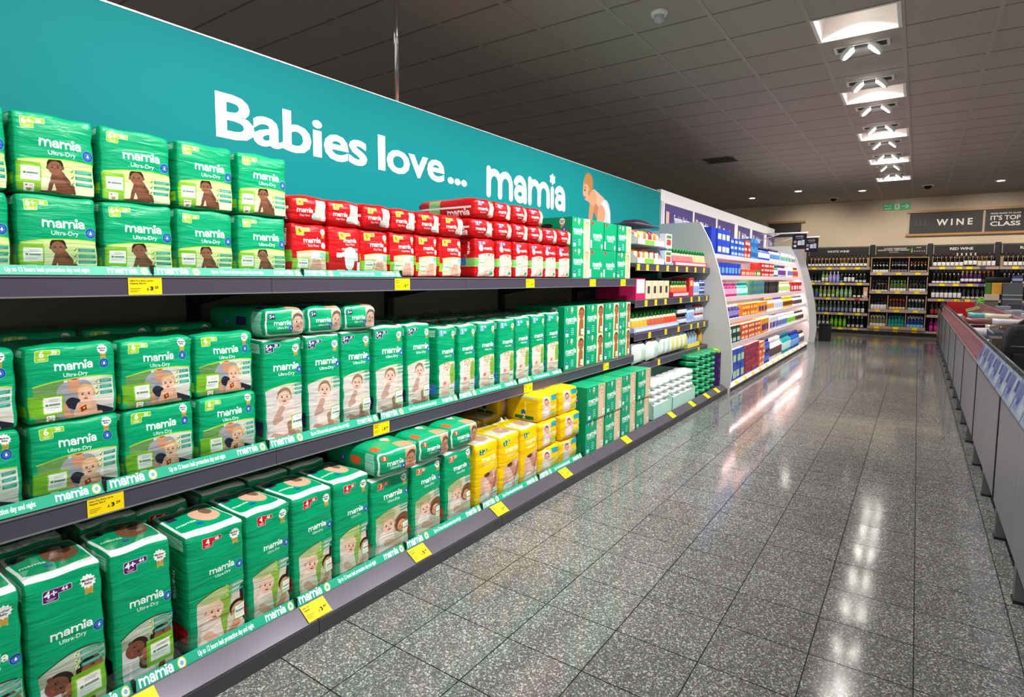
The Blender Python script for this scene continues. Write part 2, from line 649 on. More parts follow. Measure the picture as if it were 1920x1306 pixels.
def sc_baby5p(c, W, T0, H):
    h = H - T0
    c.rr(0, T0 - .1, W, H, (214, 208, 204))
    c.cap([(.48, T0 + h * .35), (.5, T0 + h * .85)], h * .16, (232, 214, 204), h * .2)
    c.cap([(.38, T0 + h * .42), (.22, T0 + h * .62), (.36, T0 + h * .58)], h * .055, (196, 160, 144), h * .045)
    c.cap([(.2, H - h * .12), (.42, H - h * .06), (.8, H - h * .1)], h * .075, (190, 150, 132))
    c.cap([(.62, H - h * .3), (.68, H - h * .06)], h * .06, (170, 128, 112))
    face(c, .46, T0 + h * .22, h * .125, (226, 190, 172), (150, 120, 84), 5, -.1)


def sc_feet(c, W, T0, H):
    h = H - T0
    c.rr(0, T0 - .1, W, H, (240, 226, 216))
    c.ell(.82, T0 + h * .35, .2, h * .28, (130, 180, 70), soft=14)
    c.cap([(.4, T0 + h * .25), (.42, T0 + h * .8)], h * .13, (242, 214, 200), h * .18)
    c.cap([(.25, H - h * .2), (.6, H - h * .12)], h * .06, (236, 188, 176))
    c.ell(.3, T0 + h * .55, h * .06, h * .05, (226, 120, 120), soft=5)
    face(c, .45, T0 + h * .14, h * .12, (240, 206, 188), (196, 160, 120), 0)


def sc_faces(c, W, T0, H):
    """mother bending over a laughing baby"""
    h = H - T0
    c.rr(0, T0 - .1, W, H, (150, 164, 140))
    c.ell(.35, T0 + h * .12, .4, h * .14, (186, 196, 178), soft=14)
    c.cap([(.1, T0 + h * .5), (.2, H)], .17, (218, 218, 222))
    c.poly([(.55, H), (.62, T0 + h * .7), (1, T0 + h * .62), (1, H)], (206, 200, 188))
    c.cap([(.42, T0 + h * .75), (.45, H)], .14, (224, 224, 232), .18)
    face(c, .25, T0 + h * .4, .19, (118, 76, 58), DHR, 60, .5)
    face(c, .76, T0 + h * .36, .2, (140, 88, 64), (34, 24, 24), -70, -.5)
    c.cap([(.45, T0 + h * .52), (.6, T0 + h * .62)], .1, (160, 106, 78))
    face(c, .46, T0 + h * .66, .15, (150, 98, 72), (60, 40, 32), 200)
    c.cap([(.72, H), (.74, T0 + h * .85)], .07, (110, 70, 54))


def sc_two(c, W, T0, H):
    h = H - T0
    c.rr(0, T0 - .1, W, H, (222, 208, 190))
    c.poly([(.5, T0), (.75, T0), (.55, H), (.3, H)], (140, 186, 70))
    c.ell(.3, T0 + h * .1, .3, h * .12, (176, 196, 130), soft=12)
    c.cap([(.28, T0 + h * .6), (.3, H)], .2, (240, 226, 212), .26)
    c.cap([(.2, T0 + h * .75), (.5, H)], .09, (228, 184, 158))
    c.poly([(.9, T0 + h * .15), (1, T0 + h * .1), (1, H * .9), (.88, T0 + h * .6)], (34, 26, 26))
    face(c, .34, T0 + h * .38, .18, (238, 200, 176), (232, 206, 170), 14, .5)
    face(c, .84, T0 + h * .5, .17, (216, 160, 128), (40, 28, 26), -30, -.6)
    c.cap([(.62, H), (.8, T0 + h * .75)], .09, (214, 160, 130))


def sc_pair(c, W, T0, H):
    h = H - T0
    c.rr(0, T0 - .1, W, H, (205, 200, 178))
    c.ell(.25, T0 + h * .15, .3, h * .15, (160, 178, 120), soft=12)
    c.ell(.8, T0 + h * .42, .28, h * .2, (120, 78, 52), soft=6)
    c.cap([(.3, T0 + h * .62), (.35, H)], .22, (238, 228, 218), .28)
    c.cap([(.3, T0 + h * .72), (.6, T0 + h * .8)], .09, (226, 180, 156))
    face(c, .36, T0 + h * .36, .19, (238, 202, 180), (205, 170, 130), -6)
    face(c, .76, T0 + h * .46, .16, (212, 156, 122), (104, 64, 42), -24, -.5)


def sc_newborn(c, W, T0, H):
    h = H - T0
    c.rr(0, T0 - .1, W, H, (226, 186, 168))
    c.cap([(.4, T0 + h * .1), (.65, T0 + h * .5), (.75, H)], .16, (206, 146, 124), .2)
    c.cap([(.25, T0 + h * .35), (.5, T0 + h * .75)], .13, (238, 198, 180), .2)
    c.cap([(.9, T0 + h * .2), (.75, T0 + h * .5)], .1, (176, 112, 92))
    c.ell(.25, T0 + h * .8, .26, .2, (244, 240, 238), soft=5)
    c.ell(.3, T0 + h * .12, .16, .08, (96, 58, 44), soft=4)


def sc_brown(c, W, T0, H):
    h = H - T0
    c.rr(0, T0 - .1, W, H, (228, 226, 180))
    c.cap([(.6, T0 + h * .55), (.55, H)], .3, (170, 100, 62), .34)
    face(c, .6, T0 + h * .26, .4, (176, 108, 70), (110, 64, 36), 6)


def sc_pale(c, W, T0, H):
    h = H - T0
    c.rr(0, T0 - .1, W, H, (226, 196, 176))
    c.ell(.85, T0 + h * .55, .3, h * .5, (176, 190, 90), soft=12)
    c.cap([(.5, T0 + h * .35), (.5, H)], .3, (236, 198, 178), .34)
    face(c, .5, T0 + h * .17, .38, (240, 200, 178), (206, 160, 110), 0)


def sc_swim(c, W, T0, H):
    h = H - T0
    c.rr(0, T0 - .1, W, H, (238, 216, 186))
    c.ell(.3, T0 + h * .2, .3, h * .2, (196, 204, 140), soft=10)
    c.cap([(.55, T0 + h * .4), (.5, H)], .24, (238, 190, 158), .3)
    face(c, .55, T0 + h * .24, .3, (238, 190, 156), (190, 140, 84), 10)


def photo(c, w, h, x0, x1, ytop, ybot, scene, edge, rise=.1):
    """arch-topped picture; coordinates in pack widths"""
    ox, oy, k = c.ox, c.oy, c.k
    keep = c.a.copy()
    W = x1 - x0
    c.frame(ox + x0 * k, oy, k * W)
    scene(c, 1.0, (ytop - .02) / W, ybot / W)
    c.frame(ox, oy, k)
    n = 14
    top = [(x0 + W * i / n, ytop + rise * (((i / n) - .62) / .62) ** 2) for i in range(n + 1)]
    P = [(c.X(a), c.Y(b)) for a, b in top + [(x1, ybot), (x0, ybot)]]
    q, m = c.pmask(P)
    a, b, e, d = q[:4]
    new = c.a[b:d, a:e].copy()
    c.a = keep
    c.a[b:d, a:e] = c.a[b:d, a:e] * (1 - m[..., None]) + new * m[..., None]
    c.cap(top, .008, edge)


DESIGN = {}


def atlas(name, w, h, d, base, res, front, side=None, top=None, rough=.32, wrinkle=.5, plain=None):
    """one sheet holding the front, the left side and the top of a pack (units: pack widths)"""
    H, dd = h / w, d / w
    c = Cv(res * (1 + dd) + .5, res * (H + dd) + .5, base)
    if top:
        c.frame(0, 0, res); top(c, dd)
    c.frame(0, dd * res, res)
    keep = c.a.copy()
    front(c, H)
    # keep the artwork inside its own panel
    xe, ye = int(round(res)), int(round(dd * res))
    fr = c.a.copy(); c.a = keep; c.a[ye:, :xe] = fr[ye:, :xe]
    c.frame(res, dd * res, res)
    keep = c.a.copy()
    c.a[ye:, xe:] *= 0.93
    if side: side(c, dd, H)
    sd = c.a.copy(); c.a = keep; c.a[ye:, xe:] = sd[ye:, xe:]
    im = c.image(name)
    DESIGN[name] = dict(w=w, h=h, d=d, mat=img_mat(name, im, rough, wrinkle), name=name)


def ud_side(size, count, col, tall):
    def f(c, dd, H):
        c.rr(dd * .12, H * .04, dd * .92, H * .13, (120, 200, 175))
        for i in range(5):
            c.rr(dd * .12, H * (.045 + i * .018), dd * .92, H * (.05 + i * .018), (235, 245, 240))
        c.logo(dd * .62, dd * .62 + min(.5, H * .4), H * (.32 if tall else .2), rot=90)
        blue_badge(c, dd * .62, H * (.68 if tall else .62), min(.09, dd * .3))
        c.rr(dd * .2, H * .76, dd * .95, H * .9, col, .02)
        c.text(size, dd * .56, H * .85, .14, WHITE, .03)
    return f


def tall_top(skin):
    def f(c, dd):
        c.rr(0, 0, 1, dd, (240, 242, 242))
        c.rr(.06, dd * .1, .94, dd * .86, GREEN, .1)
        c.rr(.06, dd * .1, .94, dd * .86, GREEN, .1)
        c.ell(.66, dd * .45, .24, dd * .26, skin, soft=6)
        c.ell(.74, dd * .35, .1, dd * .12, tuple(int(v * .55) for v in skin), soft=4)
        c.ell(.42, dd * .72, .06, .05, (30, 90, 180))
        c.text('mamia', .26, dd * .62, .13, WHITE, .02)
        c.rr(.1, dd * .2, .26, dd * .36, (60, 40, 80), .02)
    return f


def ultra(size, count, bcol, scene, sq, base=GREEN, lg=(.32, .78), lb=.4, edge=(170, 210, 60), ph=(.05, .97, .52), wl=None, ro=True, bb=(.9, .47, .07), ck=None, ba=(.08, .08, .16), he=None, band=None, rise=.1, sub='Ultra-Dry', tband=0.0, subcol=WHITE):
    def f(c, H):
        if band: c.rr(band[0], band[2] * H, band[1], band[3] * H, LIME)
        photo(c, 1, H, ph[0], ph[1], ph[2] * H, H * .985, scene, edge, rise)
        if band and band[0] == 0: c.rr(band[0], band[2] * H, band[1], band[3] * H, (120, 190, 40), op=.85)
        if band and band[1] == 1: c.rr(band[0], band[2] * H, band[1], band[3] * H, (120, 190, 40), op=.95)
        size_badge(c, ba[0], ba[1] * H, ba[2], size, count, bcol)
        c.logo(lg[0], lg[1], lb * H)
        c.text(sub, (lg[0] + lg[1]) / 2 + .02, lb * H + (lg[1] - lg[0]) * .22, (lg[1] - lg[0]) * .17, subcol, .012)
        if ro: rosette(c, ro[0], ro[1] * H, ro[2])
        if bb: blue_badge(c, bb[0], bb[1] * H, bb[2])
        if ck: checks(c, ck[0], ck[1] * H, ck[2], ck[3])
        if wl: white_label(c, wl[0], wl[1] * H, wl[2], wl[3] * H)
        if he: hearts(c, he[0], he[1] * H, he[2])
        if tband: c.rr(0, 0, 1, tband, (245, 247, 247))
        c.rr(0, H * .0, 1, .012, tuple(min(255, int(v * 1.1)) for v in base), op=.5)
    return f


LIMEB = (150, 205, 45)
# upper shelf: size 6+ (square packs with a sitting baby)
atlas('six_plus', .195, .215, .26, GREEN, 300,
      ultra('6+', '26', LIMEB, sc_sit, True, lg=(.30, .80), lb=.40, ph=(.04, .99, .55), wl=(.07, .67, .29, .84), ro=None, bb=(.90, .46, .075),
            ck=(.66, .66, .30, .085), ba=(.10, .07, .155), he=(.10, .88, .12), rise=.06, band=(0, .3, .62, .99)),
      ud_side('6+', '26', LIMEB, False), None)
# middle shelf: size 6 (mother and baby)
atlas('six', .222, .205, .26, GREEN, 300,
      ultra('6', '30', LIMEB, sc_mum, True, lg=(.30, .70), lb=.32, ph=(.07, .95, .44), wl=(.17, .66, .36, .87), ro=(.84, .1, .062), bb=(.85, .29, .058),
            ck=(.73, .5, .2, .075), ba=(.11, .05, .14), he=(.19, .9, .09), band=(0, .38, .63, .9), rise=.07),
      ud_side('6', '30', LIMEB, False), None)
atlas('five_plus', .162, .40, .24, GREEN, 240,
      ultra('5+', '39', (45, 40, 92), sc_baby5p, False, lg=(.24, .86), lb=.295, ph=(.05, .99, .43), wl=(.68, .74, .97, .87), ro=(.82, .1, .10), bb=(.9, .31, .085),
            ck=(.68, .44, .3, .1), ba=(.06, .045, .2), he=(.1, .91, .13), rise=.12, tband=.035),
      ud_side('5+', '39', (45, 40, 92), True), tall_top((190, 150, 130)))
atlas('five', .148, .39, .24, GREEN, 220,
      ultra('5', '41', (95, 165, 225), sc_feet, False, lg=(.2, .82), lb=.35, ph=(.06, .93, .47), wl=(.6, .78, .88, .9), ro=(.84, .1, .10), bb=(.87, .37, .07),
            ba=(.08, .045, .2), rise=.1, tband=.03),
      ud_side('5', '41', (70, 140, 215), True), tall_top((230, 200, 185)))
atlas('four_plus', .165, .405, .24, GREEN, 300,
      ultra('4+', '44', (88, 30, 105), sc_faces, False, lg=(.28, .80), lb=.415, ph=(.12, .98, .54), wl=(.57, .74, .9, .87), ro=(.80, .12, .11), bb=(.91, .435, .085),
            ck=(.56, .56, .4, .1), ba=(.22, .085, .2), he=(.3, .93, .1), band=(.5, 1, .70, .9), edge=(30, 40, 40), rise=.2, tband=.04),
      ud_side('4+', '44', (30, 30, 34), True), tall_top((140, 90, 66)))
atlas('four', .18, .395, .25, GREEN, 280,
      ultra('4', '48', (205, 25, 35), sc_two, False, lg=(.36, .78), lb=.36, ph=(.13, .97, .5), wl=(.78, .72, .99, .83), ro=(.83, .1, .095), bb=(.9, .37, .08),
            ck=(.62, .5, .34, .08), ba=(.26, .055, .18), he=(.2, .93, .08), edge=(90, 70, 40), rise=.14, tband=.035),
      ud_side('4', '48', (205, 25, 35), True), tall_top((225, 180, 150)))
atlas('three', .195, .36, .25, GREEN, 240,
      ultra('3', '52', (225, 85, 40), sc_pair, False, lg=(.3, .78), lb=.27, ph=(.1, .98, .4), wl=(.8, .66, .98, .8), ro=(.86, .08, .09), bb=(.94, .27, .07),
            ck=(.68, .4, .28, .07), ba=(.16, .06, .15), he=(.15, .92, .09), edge=(120, 110, 50), rise=.14, tband=.035),
      ud_side('3', '52', (225, 85, 40), True), tall_top((220, 170, 140)))


def lying_front(num, col, skin):
    def f(c, H):
        c.rr(0, 0, 1, H, (240, 242, 242))
        c.rr(.05, H * .09, .95, H * .91, GREEN, .09)
        c.rr(.62, H * .1, .94, H * .9, tuple(min(255, int(v * 1.12)) for v in skin), .08)
        face(c, .78, H * .5, H * .26, skin, tuple(int(v * .5) for v in skin), 15)
        c.logo(.2, .56, H * .56)
        c.text('Ultra-Dry', .4, H * .7, .07, WHITE, .01)
        c.rr(.1, H * .18, .22, H * .36, col, .02)
        c.text(num, .16, H * .32, .1, WHITE, .03)
        blue_badge(c, .58, H * .7, .06)
    return f


def ud_long_side(col):
    def f(c, dd, H):
        c.rr(dd * .8, H * .1, dd * .95, H * .9, (130, 205, 180))
        c.rr(dd * .55, H * .3, dd * .72, H * .6, col, .02)
        blue_badge(c, dd * .4, H * .5, .08)
    return f


def ud_lying_top(col):
    def f(c, dd):
        c.logo(.36, .86, dd * .42)
        rosette(c, .62, dd * .66, .09)
        blue_badge(c, .2, dd * .5, .07)
        c.rr(.55, dd * .84, .95, dd * .98, (235, 150, 110), .05)
        c.rr(.04, dd * .8, .2, dd * .94, col, .02)
    return f


atlas('lying_five_plus', .175, .108, .40, GREEN, 240, lying_front('5+', (45, 40, 92), (200, 165, 145)), ud_long_side((45, 40, 92)), ud_lying_top((45, 40, 92)))
atlas('lying_three', .22, .115, .38, GREEN, 240, lying_front('3', (225, 85, 40), (190, 135, 105)), ud_long_side((225, 85, 40)), ud_lying_top((225, 85, 40)))

RED = (205, 18, 24)
YEL = (250, 205, 0)


def red_front(blue):
    def f(c, H):
        if blue:
            size_badge(c, .16, H * .07, .17, '5', '20', (60, 110, 190))
            c.ell(.24, H * .25, .1, .1, (190, 200, 200))
            c.logo(.38, .78, H * .28)
            c.rr(0, H * .5, .5, H * .72, (130, 200, 110))

            def sc(cc, W, T0, Hh):
                h = Hh - T0
                cc.rr(0, T0 - .1, W, Hh, (240, 230, 212))
                for x in (.45, .72):
                    cc.cap([(x, T0 + h * .3), (x + .04, T0 + h * .7)], .13, (240, 205, 190), .15)
                    cc.cap([(x, T0 + h * .7), (x - .05, Hh)], .07, (236, 196, 180))
                    face(cc, x, T0 + h * .14, .13, (238, 200, 180), (60, 40, 32))
                cc.ell(.82, T0 + h * .86, .12, h * .08, (60, 170, 130))
            photo(c, 1, H, .12, .92, .38 * H, .97 * H, sc, (245, 235, 220), .06)
            white_label(c, .14, H * .54, .4, H * .7)
        else:
            size_badge(c, .12, H * .06, .2, '6', '18', (244, 226, 60), (90, 80, 0))
            c.logo(.3, .76, H * .35)
            c.text('Easy Pants', .56, H * .43, .075, WHITE, .01)
            c.ell(.86, H * .4, .075, .075, (205, 215, 215))
            rosette(c, .86, H * .14, .08)
            c.rr(0, H * .66, .4, H * .86, (130, 200, 60))

            def sc(cc, W, T0, Hh):
                h = Hh - T0
                cc.rr(0, T0 - .1, W, Hh, (236, 205, 176))
                cc.cap([(.62, T0 + h * .1), (.62, T0 + h * .5)], .14, (238, 236, 236), .2)
                cc.cap([(.55, T0 + h * .5), (.5, Hh)], .1, (226, 172, 152))
                cc.cap([(.7, T0 + h * .5), (.74, Hh)], .1, (222, 166, 146))
                cc.rr(.75, T0 + h * .1, .98, T0 + h * .3, (130, 205, 180), .02)
            photo(c, 1, H, .12, .96, .5 * H, .98 * H, sc, (240, 215, 70), .05)
            white_label(c, .14, H * .66, .4, H * .84)
    return f


def red_back(c, H):
    size_badge(c, .3, H * .1, .18, '6', '18', (244, 226, 60), (90, 80, 0))
    c.logo(.42, .82, H * .3)
    c.text('Easy Pants', .62, H * .36, .07, WHITE, .01)
    c.rr(.36, H * .42, .86, H * .47, (110, 175, 150), .01)
    c.cap([(.4, H * .55), (.8, H * .55)], .06, (240, 242, 244))
    c.cap([(.6, H * .55), (.6, H * .76)], .19, (242, 244, 246), .13)
    for x, y in ((.28, .57), (.8, .63)):
        c.rr(x - .08, H * (y - .05), x + .08, H * (y + .05), (190, 225, 215), .02)
    c.rr(.22, H * .86, .45, H * .92, (190, 225, 215), .02)
    c.rr(.55, H * .86, .75, H * .95, (190, 225, 230), .02)
    c.rr(.84, H * .7, .98, H * .92, WHITE, .01)


def red_side(blue):
    def f(c, dd, H):
        c.rr(0, H * .5, dd, H * .72, (130, 200, 110) if blue else (130, 200, 60))
        c.logo(dd * .8, dd * .8 + H * .3, H * .1, rot=90)
        if blue:
            c.rr(dd * .5, 0, dd * .54, H, (235, 235, 235))
            c.rr(dd * .6, H * .5, dd * .75, H * .7, (60, 110, 190), .02)
        c.ell(dd * .75, H * .45, .06, .06, (150, 90, 90))
    return f


def red_lying(blue):
    def f(c, H):
        size_badge(c, .14, H * .12, .15, '5' if blue else '6', '20', (60, 110, 190) if blue else (244, 226, 60), WHITE if blue else (90, 80, 0))
        c.logo(.14, .52, H * .62)
        c.text('Easy Pants', .34, H * .76, .06, WHITE, .01)
        c.poly([(.64, H * .1), (.95, H * .12), (.97, H * .92), (.56, H * .88), (.6, H * .5)], (238, 214, 190))
        if blue:
            face(c, .8, H * .28, .08, (236, 196, 172), (50, 34, 30))
            c.cap([(.8, H * .5), (.78, H * .84)], .07, (240, 228, 222), .1)
        else:
            c.cap([(.74, H * .3), (.8, H * .8)], .07, (238, 200, 182), .06)
            c.cap([(.86, H * .3), (.84, H * .8)], .06, (240, 236, 236), .06)
            c.ell(.58, H * .74, .07, .07, (190, 215, 215))
    return f


def red_lying_side(c, dd, H):
    c.rr(0, H * .42, dd * .95, H * .52, (240, 236, 236))
    c.logo(dd * .55, dd * .9, H * .9)
    c.rr(dd * .22, 0, dd * .42, H, (140, 190, 120))
    c.rr(0, H * .42, dd * .95, H * .52, (240, 236, 236))


atlas('red_six', .165, .205, .22, RED, 220, red_front(False), red_side(False), None)
atlas('red_six_back', .165, .205, .22, RED, 220, red_back, red_side(False), None)
atlas('red_five', .165, .215, .26, RED, 200, red_front(True), red_side(True), None)
atlas('red_lying_six', .175, .10, .36, RED, 220, red_lying(False), red_lying_side, None)
atlas('red_lying_five', .17, .10, .42, RED, 200, red_lying(True), red_lying_side, None)


def yellow_front(c, H):
    photo(c, 1, H, .18, .97, .44 * H, .98 * H, sc_newborn, (235, 190, 20), .12)
    size_badge(c, .16, H * .08, .17, '2', '30', (20, 120, 60))
    c.logo(.24, .84, H * .28, (255, 246, 190))
    c.text('Newborn', .54, H * .36, .12, (255, 246, 190), .02)
    rosette(c, .95, H * .42, .07)
    white_label(c, .74, H * .76, .96, H * .92)


def yellow_side(c, dd, H):
    c.rr(dd * .15, H * .03, dd * .9, H * .13, (190, 200, 170))
    c.logo(dd * .6, dd * .6 + H * .3, H * .25, (255, 246, 190), rot=90)
    c.ell(dd * .55, H * .66, .07, .07, (30, 90, 130))
    c.rr(dd * .3, H * .78, dd * .85, H * .92, (20, 110, 60), .02)
    c.text('2', dd * .57, H * .88, .16, WHITE, .03)


def yellow_small(c, H):
    c.poly([(.2, H * .08), (.52, H * .08), (.6, H * .5), (.5, H * .94), (.18, H * .94)], (238, 208, 196))
    face(c, .38, H * .34, .1, (226, 176, 156), (120, 80, 60))
    c.cap([(.36, H * .62), (.42, H * .88)], .12, (244, 232, 226))
    c.rr(.62, H * .1, .97, H * .3, (40, 165, 190), .02)
    c.logo(.58, .97, H * .6, (255, 246, 190))
    c.rr(.6, H * .72, .95, H * .86, (150, 200, 120), .02)


def yellow_top(c, dd):
    c.rr(.05, 0, .95, dd, (238, 228, 206))
    c.rr(0, dd * .2, 1, dd * .5, YEL)
    c.ell(.6, dd * .7, .25, dd * .2, (220, 170, 150), soft=5)


atlas('yellow_two', .185, .34, .24, YEL, 220, yellow_front, yellow_side, yellow_top)
atlas('yellow_small', .24, .165, .24, YEL, 200, yellow_small, yellow_side, None)


def carton_front(num, ncol, scene, px0):
    def f(c, H):
        c.rr(px0, 0, 1, H, (230, 220, 190))
        ox, oy, k = c.ox, c.oy, c.k
        W = .97 - px0
        keep = c.a.copy()
        c.frame(ox + px0 * k, oy, k * W)
        scene(c, 1.0, .02 * H / W, .98 * H / W)
        new = c.a
        c.a = keep
        x0, x1, y0, y1 = int(ox + px0 * k), int(ox + .97 * k), int(oy + .02 * H * k), int(oy + .98 * H * k)
        c.a[y0:y1, x0:x1] = new[y0:y1, x0:x1]
        c.frame(ox, oy, k)
        c.rr(.1, H * .07, .2, H * .15, ncol, .02)
        c.text(num, .15, H * .14, .1, WHITE, .03)
        c.rr(.1, H * .06, .1, H * .06, WHITE)
        rosette(c, .36, H * .1, .06)
        c.logo(.08, .56, H * .48)
        c.text('Ultra-Dry', .3, H * .56, .1, WHITE, .01)
        blue_badge(c, .14, H * .76, .06)
        c.rr(.07, H * .84, .2, H * .95, (210, 235, 225), .01)
        for i in range(4):
            c.rr(.33, H * (.7 + i * .06), .46, H * (.72 + i * .06), (190, 235, 215))
        white_label(c, .82, H * .76, .97, H * .93)
    return f


def carton_side(c, dd, H):
    c.a[int(c.oy):, int(c.ox):] *= .97
    rosette(c, dd * .8, H * .14, .09)
    blue_badge(c, dd * .84, H * .4, .08)
    c.logo(dd * .25, dd * .6, H * .75)
    rosette(c, dd * .8, H * .85, .07)


def carton_top(c, dd):
    c.rr(.46, 0, .49, dd, (60, 175, 135))
    c.rr(0, dd * .95, 1, dd * .97, (70, 185, 140))
    c.text('mamia', .25, dd * .55, .12, (90, 190, 150), .02)


atlas('carton_swim', .27, .215, .42, GREEN, 220, carton_front('4', (205, 60, 50), sc_swim, .62), carton_side, carton_top, rough=.42, wrinkle=0)
atlas('carton_brown', .28, .225, .42, GREEN, 200, carton_front('5', (45, 40, 92), sc_brown, .62), carton_side, carton_top, rough=.42, wrinkle=0)
atlas('carton_pale', .272, .235, .50, GREEN, 220, carton_front('1', (70, 120, 200), sc_pale, .6), carton_side, carton_top, rough=.42, wrinkle=0)


def carton_plain(c, H):
    c.rr(.06, H * .05, .22, H * .16, (205, 60, 50), .02)
    c.logo(.2, .82, H * .58)
    c.text('Ultra-Dry', .5, H * .68, .12, WHITE, .01)
    rosette(c, .84, H * .86, .07)
    c.rr(0, H * .68, .1, H * .95, WHITE)


atlas('carton_end', .225, .215, .42, GREEN, 200, carton_plain, carton_side, carton_top, rough=.42, wrinkle=0)


# ---------------------------------------------------------------- pack bodies
FILM = clear_mat('clear_film', (240, 248, 245), .16)
BLACK = mat('black_recess', (8, 10, 10), .8)


def pack_uv(dn, side, u, v):
    """u,v in 0..1 on the given side, v up; returns atlas coordinates"""
    q = DESIGN[dn]
    H, dd = q['h'] / q['w'], q['d'] / q['w']
    TW, TH = 1 + dd, H + dd
    e = .004
    if side == 'front': return ((e + u * (1 - 2 * e)) / TW, (e + v * (H - 2 * e)) / TH)
    if side == 'side': return ((1 + e + u * (dd - 2 * e)) / TW, (e + v * (H - 2 * e)) / TH)
    if side == 'top': return ((e + u * (1 - 2 * e)) / TW, (H + e + v * (dd - 2 * e)) / TH)
    return ((1 + dd * (.1 + .8 * u)) / TW, (H + dd * (.1 + .8 * v)) / TH)


PACKM = {}


def bag_mesh(dn, var=0, bulge=.008, crease=0.0, r=.013, wob=.0018):
    key = ('bag', dn, var)
    if key in PACKM: return PACKM[key]
    q = DESIGN[dn]
    w, h, d = q['w'], q['h'], q['d']
    n = 12
    ph = rng.rand(8) * 6.28
    bm = bmesh.new()
    uvl = bm.loops.layers.uv.new('UVMap')
    hw = np.array([d / 2, w / 2, h / 2])
    rr_ = min(r, hw.min() * .5)

    def pos(p):
        t = np.clip(p, -hw + rr_, hw - rr_)
        o = p - t
        L = np.linalg.norm(o)
        if L > 1e-9: p = t + o / L * rr_
        x, y, z = p
        a, b, c = x / hw[0], y / hw[1], z / hw[2]
        fx = (1 - b * b) * (1 - c * c)
        x += a * bulge * fx
        y += b * bulge * .35 * (1 - a * a) * (1 - c * c)
        z += c * bulge * .5 * (1 - a * a) * (1 - b * b)
        wv = wob * (math.sin(z * 95 + ph[0] + 2 * math.sin(y * 14 + ph[1])) + .7 * math.sin(z * 170 + y * 22 + ph[2]) + .6 * math.sin(y * 60 + z * 20 + ph[3]))
        x += wv * a
        y += wob * .8 * math.sin(z * 70 + x * 30 + ph[4]) * b
        z += wob * 1.2 * math.sin(y * 50 + x * 25 + ph[5]) * max(c, 0)
        if crease:
            g = math.exp(-((z - h * .03) / .007) ** 2)
            x -= a * crease * g
            y -= b * crease * .6 * g
        return (x - hw[0], y, z + hw[2])

    def s_(i, m): 
        t = 2 * i / m - 1
        return t * (1.45 - .45 * t * t)
    for side, ax, sg in (('front', 0, 1), ('back', 0, -1), ('side', 1, -1), ('right', 1, 1), ('top', 2, 1), ('bottom', 2, -1)):
        nu, nv = (n, 18 if h > w * 1.4 else 12) if ax != 2 else (n, 8)
        if ax == 1: nu = 8
        G = {}
        for i in range(nu + 1):
            for j in range(nv + 1):
                u, v = s_(i, nu), s_(j, nv)
                if ax == 0: p = np.array([sg, u, v])
                elif ax == 1: p = np.array([u, sg, v])
                else: p = np.array([-v, u, sg])
                G[i, j] = bm.verts.new(pos(p * hw))
        for i in range(nu):
            for j in range(nv):
                ids = [(i, j), (i + 1, j), (i + 1, j + 1), (i, j + 1)]
                f = bm.faces.new([G[k] for k in ids])
                f.smooth = True
                for l, (a, b) in zip(f.loops, ids):
                    uu, vv = (s_(a, nu) + 1) / 2, (s_(b, nv) + 1) / 2
                    if side == 'right': l[uvl].uv = pack_uv(dn, 'side', uu, vv)
                    else: l[uvl].uv = pack_uv(dn, side, uu, vv)
    bmesh.ops.remove_doubles(bm, verts=bm.verts, dist=1e-5)
    bmesh.ops.recalc_face_normals(bm, faces=bm.faces)
    me = D.meshes.new(dn)
    bm.to_mesh(me)
    bm.free()
    me.materials.append(q['mat'])
    PACKM[key] = me
    return me


def carton_mesh(dn):
    key = ('carton', dn)
    if key in PACKM: return PACKM[key]
    q = DESIGN[dn]
    w, h, d = q['w'], q['h'], q['d']
    mb = MB()
    y0, y1 = -w / 2, w / 2

    def U(side): return [pack_uv(dn, side, *k) for k in ((0, 0), (1, 0), (1, 1), (0, 1))]
    mb.face([(0, y0, 0), (0, y1, 0), (0, y1, h), (0, y0, h)], 0, U('front'))
    mb.face([(-d, y0, 0), (0, y0, 0), (0, y0, h), (-d, y0, h)], 0, U('side'))
    mb.face([(-d, y1, h), (0, y1, h), (0, y1, 0), (-d, y1, 0)], 0, U('plain'))
    mb.face([(0, y0, h), (0, y1, h), (-d, y1, h), (-d, y0, h)], 0, U('top'))
    mb.face([(-d, y0, 0), (-d, y1, 0), (0, y1, 0), (0, y0, 0)], 0, U('plain'))
    mb.face([(-d, y1, 0), (-d, y0, 0), (-d, y0, h), (-d, y1, h)], 0, U('plain'))
    me = mb.mesh(dn, q['mat'])
    bm = bmesh.new()
    bm.from_mesh(me)
    bmesh.ops.remove_doubles(bm, verts=bm.verts, dist=1e-5)
    bmesh.ops.bevel(bm, geom=list(bm.edges), offset=.003, segments=2, affect='EDGES', profile=.7)
    bm.to_mesh(me)
    bm.free()
    PACKM[key] = me
    return me


def film_mesh(w, d, seed):
    """crumpled clear film gathered over the end of a tall pack"""
    key = ('film', round(w, 3), seed)
    if key in PACKM: return PACKM[key]
    rr_ = np.random.RandomState(seed)
    mb = MB()
    n, rows = 9, 8
    for r in range(rows + 1):
        x0 = -d * (.04 + .92 * r / rows)
        up = (r % 3 == 1) * (.010 + .014 * r / rows)
        for i in range(n + 1):
            mb.v.append((x0 + .016 * (rr_.rand() - .5), -w * .47 + w * .94 * i / n, .006 + up * (.3 + 1.1 * rr_.rand()) + .003 * rr_.rand()))
    for r in range(rows):
        for i in range(n):
            q = r * (n + 1) + i
            mb.f.append((q, q + 1, q + n + 2, q + n + 1)); mb.m.append(0); mb.uv.append(None); mb.sm.append(False)
    PACKM[key] = mb.mesh('clear_film', FILM)
    return PACKM[key]


